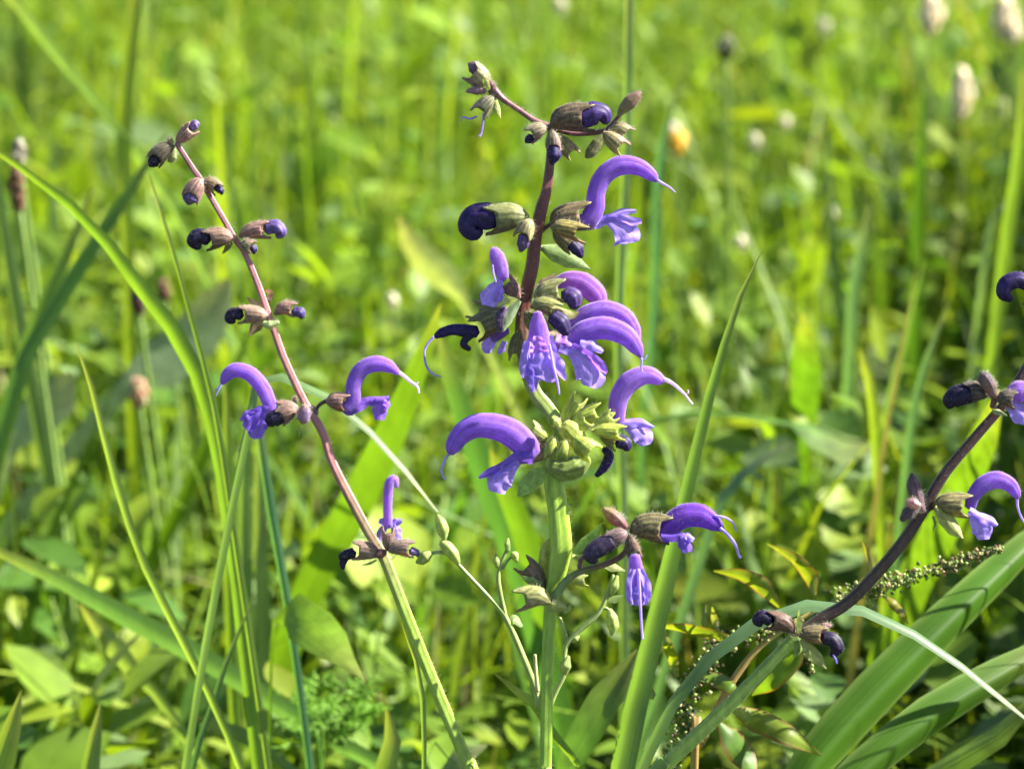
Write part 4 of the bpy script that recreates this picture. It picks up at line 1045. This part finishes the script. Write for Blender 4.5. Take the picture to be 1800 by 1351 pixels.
for pts, hw, tl, cl in (([(1370, 1066), (1340, 1032), (1305, 1012), (1254, 1003)], [4, 17, 13, 1], 0.4, (0.22, 0.30, 0.035)), ([(1432, 1046), (1424, 1014), (1398, 984), (1348, 955)], [4, 15, 11, 1], 0.4, (0.23, 0.30, 0.04)), ([(1535, 1034), (1534, 1000), (1526, 974), (1515, 950)], [3, 9, 7, 1], 0.4, (0.32, 0.33, 0.05)),
                        ([(1302, 1128), (1256, 1118), (1205, 1106), (1148, 1100)], [4, 13, 11, 1], 0.7, (0.24, 0.33, 0.03)), ([(1286, 1248), (1330, 1262), (1385, 1288), (1446, 1328)], [4, 24, 22, 1], 0.5, (0.22, 0.31, 0.03)), ([(1400, 1130), (1390, 1160), (1355, 1200), (1322, 1222)], [4, 26, 20, 1], 0.4, (0.14, 0.25, 0.03)),
                        ([(1556, 1048), (1572, 1062), (1588, 1080), (1598, 1096)], [3, 9, 7, 1], 0.4, (0.30, 0.30, 0.04)), ([(1190, 1190), (1182, 1160), (1172, 1130), (1166, 1100)], [4, 11, 8, 1], 0.4, (0.25, 0.34, 0.03)), ([(1220, 1200), (1250, 1190), (1285, 1205), (1298, 1222)], [4, 17, 15, 2], 0.6, (0.17, 0.29, 0.03)),
                        ([(1150, 1225), (1138, 1215), (1126, 1224), (1118, 1250)], [4, 13, 13, 2], 0.4, (0.20, 0.31, 0.04)), ([(1265, 1270), (1290, 1300), (1310, 1330), (1330, 1380)], [4, 28, 26, 2], 0.6, (0.12, 0.23, 0.04)), ([(1262, 1108), (1256, 1088), (1252, 1066)], [3, 8, 1], 0.4, (0.24, 0.31, 0.11)), ([(1238, 1112), (1238, 1090), (1240, 1062)], [3, 7, 1], 0.4, (0.24, 0.33, 0.09))):
    C = wpath([(p[0], p[1], rng.uniform(-6, 12) * (0.3 + i / 3)) for i, p in enumerate(pts)], D)
    V, F, c, uv = sheet(C, np.array(hw) * k, tl, 0.3, 0.08, np.array(cl) * 0.8, RE, m=18, n=9, seed=int(pts[0][0]))
    mesh('leaf', V, F, M_LEAF, hb, c, uv)


def beads(name, root, path, n, spread, size, cols, mat, stuff=True, d=0.64):
    """clusters of small faceted seeds round a stalk path"""
    ico = [(0, 0, 1), (0.9, 0, .1), (0, .9, .1), (-.9, 0, .1), (0, -.9, .1), (0, 0, -1)]
    fa = [(0, 1, 2), (0, 2, 3), (0, 3, 4), (0, 4, 1), (5, 2, 1), (5, 3, 2), (5, 4, 3), (5, 1, 4)]
    Cp = spline(path, 60)
    V, Fc, Cc = [], [], []
    r = np.random.default_rng(n)
    sp = lin(spread, 60)
    for i in range(n):
        j = r.integers(0, 60)
        v = unit(r.normal(0, 1, 3))
        ctr = Cp[j] + v * sp[j] * r.uniform(0.3, 1)
        s = size * r.uniform(0.6, 1.3)
        rot = np.linalg.qr(r.normal(0, 1, (3, 3)))[0]
        V.append(ctr + (np.array(ico) @ rot) * s)
        Fc += [tuple(q + 6 * i for q in f) for f in fa]
        Cc.append(np.tile(np.array(cols[r.integers(0, len(cols))]) * r.uniform(0.8, 1.2), (6, 1)))
    return mesh(name, np.vstack(V), Fc, mat, root, np.vstack(Cc), None, kind='stuff' if stuff else None)


SDC = [(0.32, 0.42, 0.13), (0.42, 0.44, 0.20), (0.26, 0.38, 0.09), (0.42, 0.32, 0.18), (0.10, 0.10, 0.04)]
beads('seed_spike', hb, wpath([(1470, 1054), (1540, 1030), (1600, 1015), (1690, 985), (1756, 964)], D), 520, np.array([22, 26, 22, 16, 8]) * k, 0.00065, SDC, M_SEED)
beads('seed_spike', hb, wpath([(1180, 1330), (1205, 1260), (1225, 1190), (1262, 1140), (1330, 1112), (1400, 1095)], D), 460, np.array([28, 34, 34, 30, 20, 14]) * k, 0.00065, SDC, M_SEED)
beads('seed_spike', hb, wpath([(1415, 1140), (1424, 1160), (1428, 1180)], D - 0.012), 60, np.array([8, 9, 5]) * k, 0.0006, SDC, M_SEED)

# ------------------------------------------------------------------ feathery herb low beside the pink stem
D = 0.77
k = D / FPX
b0 = P(560, 1351, D)
fh = thing('feathery_herb', 'bright green feathery herb with finely cut leaves at the lower edge', 'wild plant', np.array([b0[0], b0[1], 0.0]))
for j, (tip, dz) in enumerate((((500, 1235), 0), ((560, 1200), 10), ((640, 1205), -6), ((610, 1260), -14), ((520, 1290), -16), ((655, 1250), 6))):
    C = np.vstack([[fh['_o']], [P(565, 1400, D + dz / 1000)], [P((560 + tip[0]) / 2, (1340 + tip[1]) / 2, D + dz / 1000)], [P(tip[0], tip[1], D + dz / 1000)]])
    Cs = spline(C, 40)
    ps = [sweep(C, np.array([4, 3.5, 2.5, 1]) * k, 1.0, (0.12, 0.25, 0.03), m=24, n=6)]
    r = np.random.default_rng(j)
    for i in range(22, 40):
        for sgn in (-1, 1):
            dirn = unit(np.array([sgn * r.uniform(.4, 1), r.uniform(-.7, .7), r.uniform(0.1, 0.9)]))
            L0 = 0.009 * (1.15 - abs(i - 28) / 22) * r.uniform(0.7, 1.2)
            e = Cs[i] + dirn * L0
            ps.append(sweep(np.array([Cs[i], (Cs[i] + e) / 2 + [0, 0, 0.0006], e]), np.array([0.0003, 0.0004, 0.0001]), 0.6, (0.21, 0.40, 0.05), m=5, n=4))
            for q in range(3):
                s0 = Cs[i] + dirn * L0 * (0.35 + 0.22 * q)
                e2 = s0 + unit(dirn + r.normal(0, 0.9, 3)) * L0 * 0.45
                ps.append(sweep(np.array([s0, (s0 + e2) / 2, e2]), np.array([0.0003, 0.00035, 0.0001]), 0.6, (0.22, 0.42, 0.05), m=4, n=4))
    V, F, c, uv = join(ps)
    mesh('feathery_leaf', V, F, M_LEAF, fh, c, uv)


# ------------------------------------------------------------------ small flower heads in the meadow
def head(name, label, cat, px, py, d, rx, ry, cols, n, size, stemcol=(0.17, 0.26, 0.06), group=None, sp=2.2):
    top = P(px, py, d)
    k = d / FPX
    t = thing(name, label, cat, np.array([top[0] + 0.01, top[1] + 0.01, 0.0]), group)
    C = np.vstack([[t['_o']], [np.array(t['_o']) * [1, 1, 0] + [0, 0, top[2] * 0.5]], [top - [0, 0, ry * k * 0.6]]])
    V, F, c, uv = sweep(C, np.array([sp, sp, sp]) * 0.0005, 1.0, stemcol, m=24, n=8)
    mesh('stalk', V, F, M_STEM, t, c, uv)
    pth = np.array([top - [0, 0, ry * k], top, top + [0, 0, ry * k]])
    beads('flower_head', t, pth, n, np.array([rx * 0.5, rx, rx * 0.45]) * k, size, cols, M_FLOWER, True, d)
    return t


head('ribwort_plantain', 'brown ribwort seed head standing against the green meadow', 'seed head', 30, 330, 0.92, 15, 36, [(0.20, 0.11, 0.06), (0.14, 0.08, 0.05), (0.28, 0.17, 0.10)], 420, 0.0013)
head('ribwort_plantain', 'ribwort seed head with a whitish tip behind the brown one', 'seed head', 33, 268, 0.95, 12, 18, [(0.5, 0.48, 0.38), (0.4, 0.36, 0.28)], 150, 0.0014)
WH = [(0.80, 0.76, 0.62), (0.74, 0.62, 0.50), (0.82, 0.80, 0.70), (0.6, 0.58, 0.4)]
for x, y, rx, ry in ((1635, 22, 26, 26), (1765, 28, 26, 28), (1782, 58, 14, 10), (1690, 162, 22, 36)):
    head('white_clover', 'blurred white clover head among tall grass far behind the dark sage stem', 'clover', x, y, 1.55, rx, ry, WH, 260, 0.0026, group='white clover heads in the far meadow')
head('yellow_flower', 'small orange-yellow flower beside the upper violet flower', 'flower', 1190, 250, 1.5, 16, 14, [(0.75, 0.50, 0.05), (0.80, 0.60, 0.10)], 160, 0.0024)
head('daisy', 'small white flower just above the yellow one', 'flower', 1183, 228, 1.55, 9, 8, [(0.75, 0.73, 0.68)], 80, 0.002)
head('clover_head', 'dark clover head with a pale top on a crooked stalk', 'clover', 1276, 84, 1.25, 18, 10, [(0.05, 0.06, 0.03), (0.45, 0.42, 0.28), (0.12, 0.16, 0.06)], 160, 0.0022)
head('clover_head', 'faded brownish pink clover head near the pale rounded leaf', 'clover', 243, 690, 0.98, 17, 20, [(0.42, 0.22, 0.15), (0.5, 0.34, 0.22), (0.4, 0.36, 0.2)], 220, 0.0018)
head('knapweed', 'dark purple knob flower behind the long arching blade', 'flower', 243, 528, 1.0, 13, 18, [(0.07, 0.03, 0.05), (0.12, 0.06, 0.06)], 160, 0.0018)
head('knapweed', 'reddish brown knob flower behind the thin grass stalk', 'flower', 288, 510, 1.1, 12, 14, [(0.14, 0.08, 0.05), (0.2, 0.1, 0.07)], 120, 0.0018)
SP = [(0.72, 0.70, 0.60), (0.6, 0.6, 0.45)]
for x, y, d in ((1327, 250, 1.5), (1380, 218, 1.7), (1302, 428, 1.3), (1460, 378, 1.4), (985, 10, 1.9), (690, 530, 1.2), (1760, 190, 1.6), (1450, 50, 1.9)):
    head('meadow_daisy', 'tiny blurred white flower head sprinkled through the distant grass', 'flower', x, y, d, 11, 9, SP, 60, 0.0020 * d / 1.4, group='tiny white flowers in the distant grass', sp=1.6)

# ------------------------------------------------------------------ single meadow blades that stand out of the mass
r = np.random.default_rng(21)
for i in range(70):
    d = r.uniform(0.9, 2.2)
    px, py = r.uniform(-60, 1860), r.uniform(40, 900) if d < 1.5 else r.uniform(0, 420)
    top = P(px, py, d)
    h = top[2]
    if h < 0.12 or h > 0.52:
        continue
    lean = r.normal(0, 0.10)
    base = np.array([top[0] - lean * h, top[1] + r.normal(0, 0.05), -0.005])
    C = np.array([base, base * 0.6 + top * 0.4 + [lean * -0.05, 0, 0.03], base * 0.25 + top * 0.75 + [0, 0, 0.02], top])
    wd = r.uniform(0.0022, 0.005)
    C, hwm = arc_resample(C, [wd * 0.7, wd, wd * 0.8, 0.0002], 16)
    V, F, c, uv = sheet(C, hwm, r.uniform(-.8, .8), 0.3, 0, PAL[r.integers(0, 5)] * r.uniform(0.9, 1.25), m=16, n=3, twist=r.uniform(-.6, .6))
    tag(mesh('tall_grass_blade', V, F, M_BLADE, None, c, uv, origin=C[0]), 'tall blurred grass blade standing out of the meadow behind the sage', 'grass', 'tall grass blades in the blurred meadow')

for o in SC.objects:
    if '_o' in o.keys():
        del o['_o']
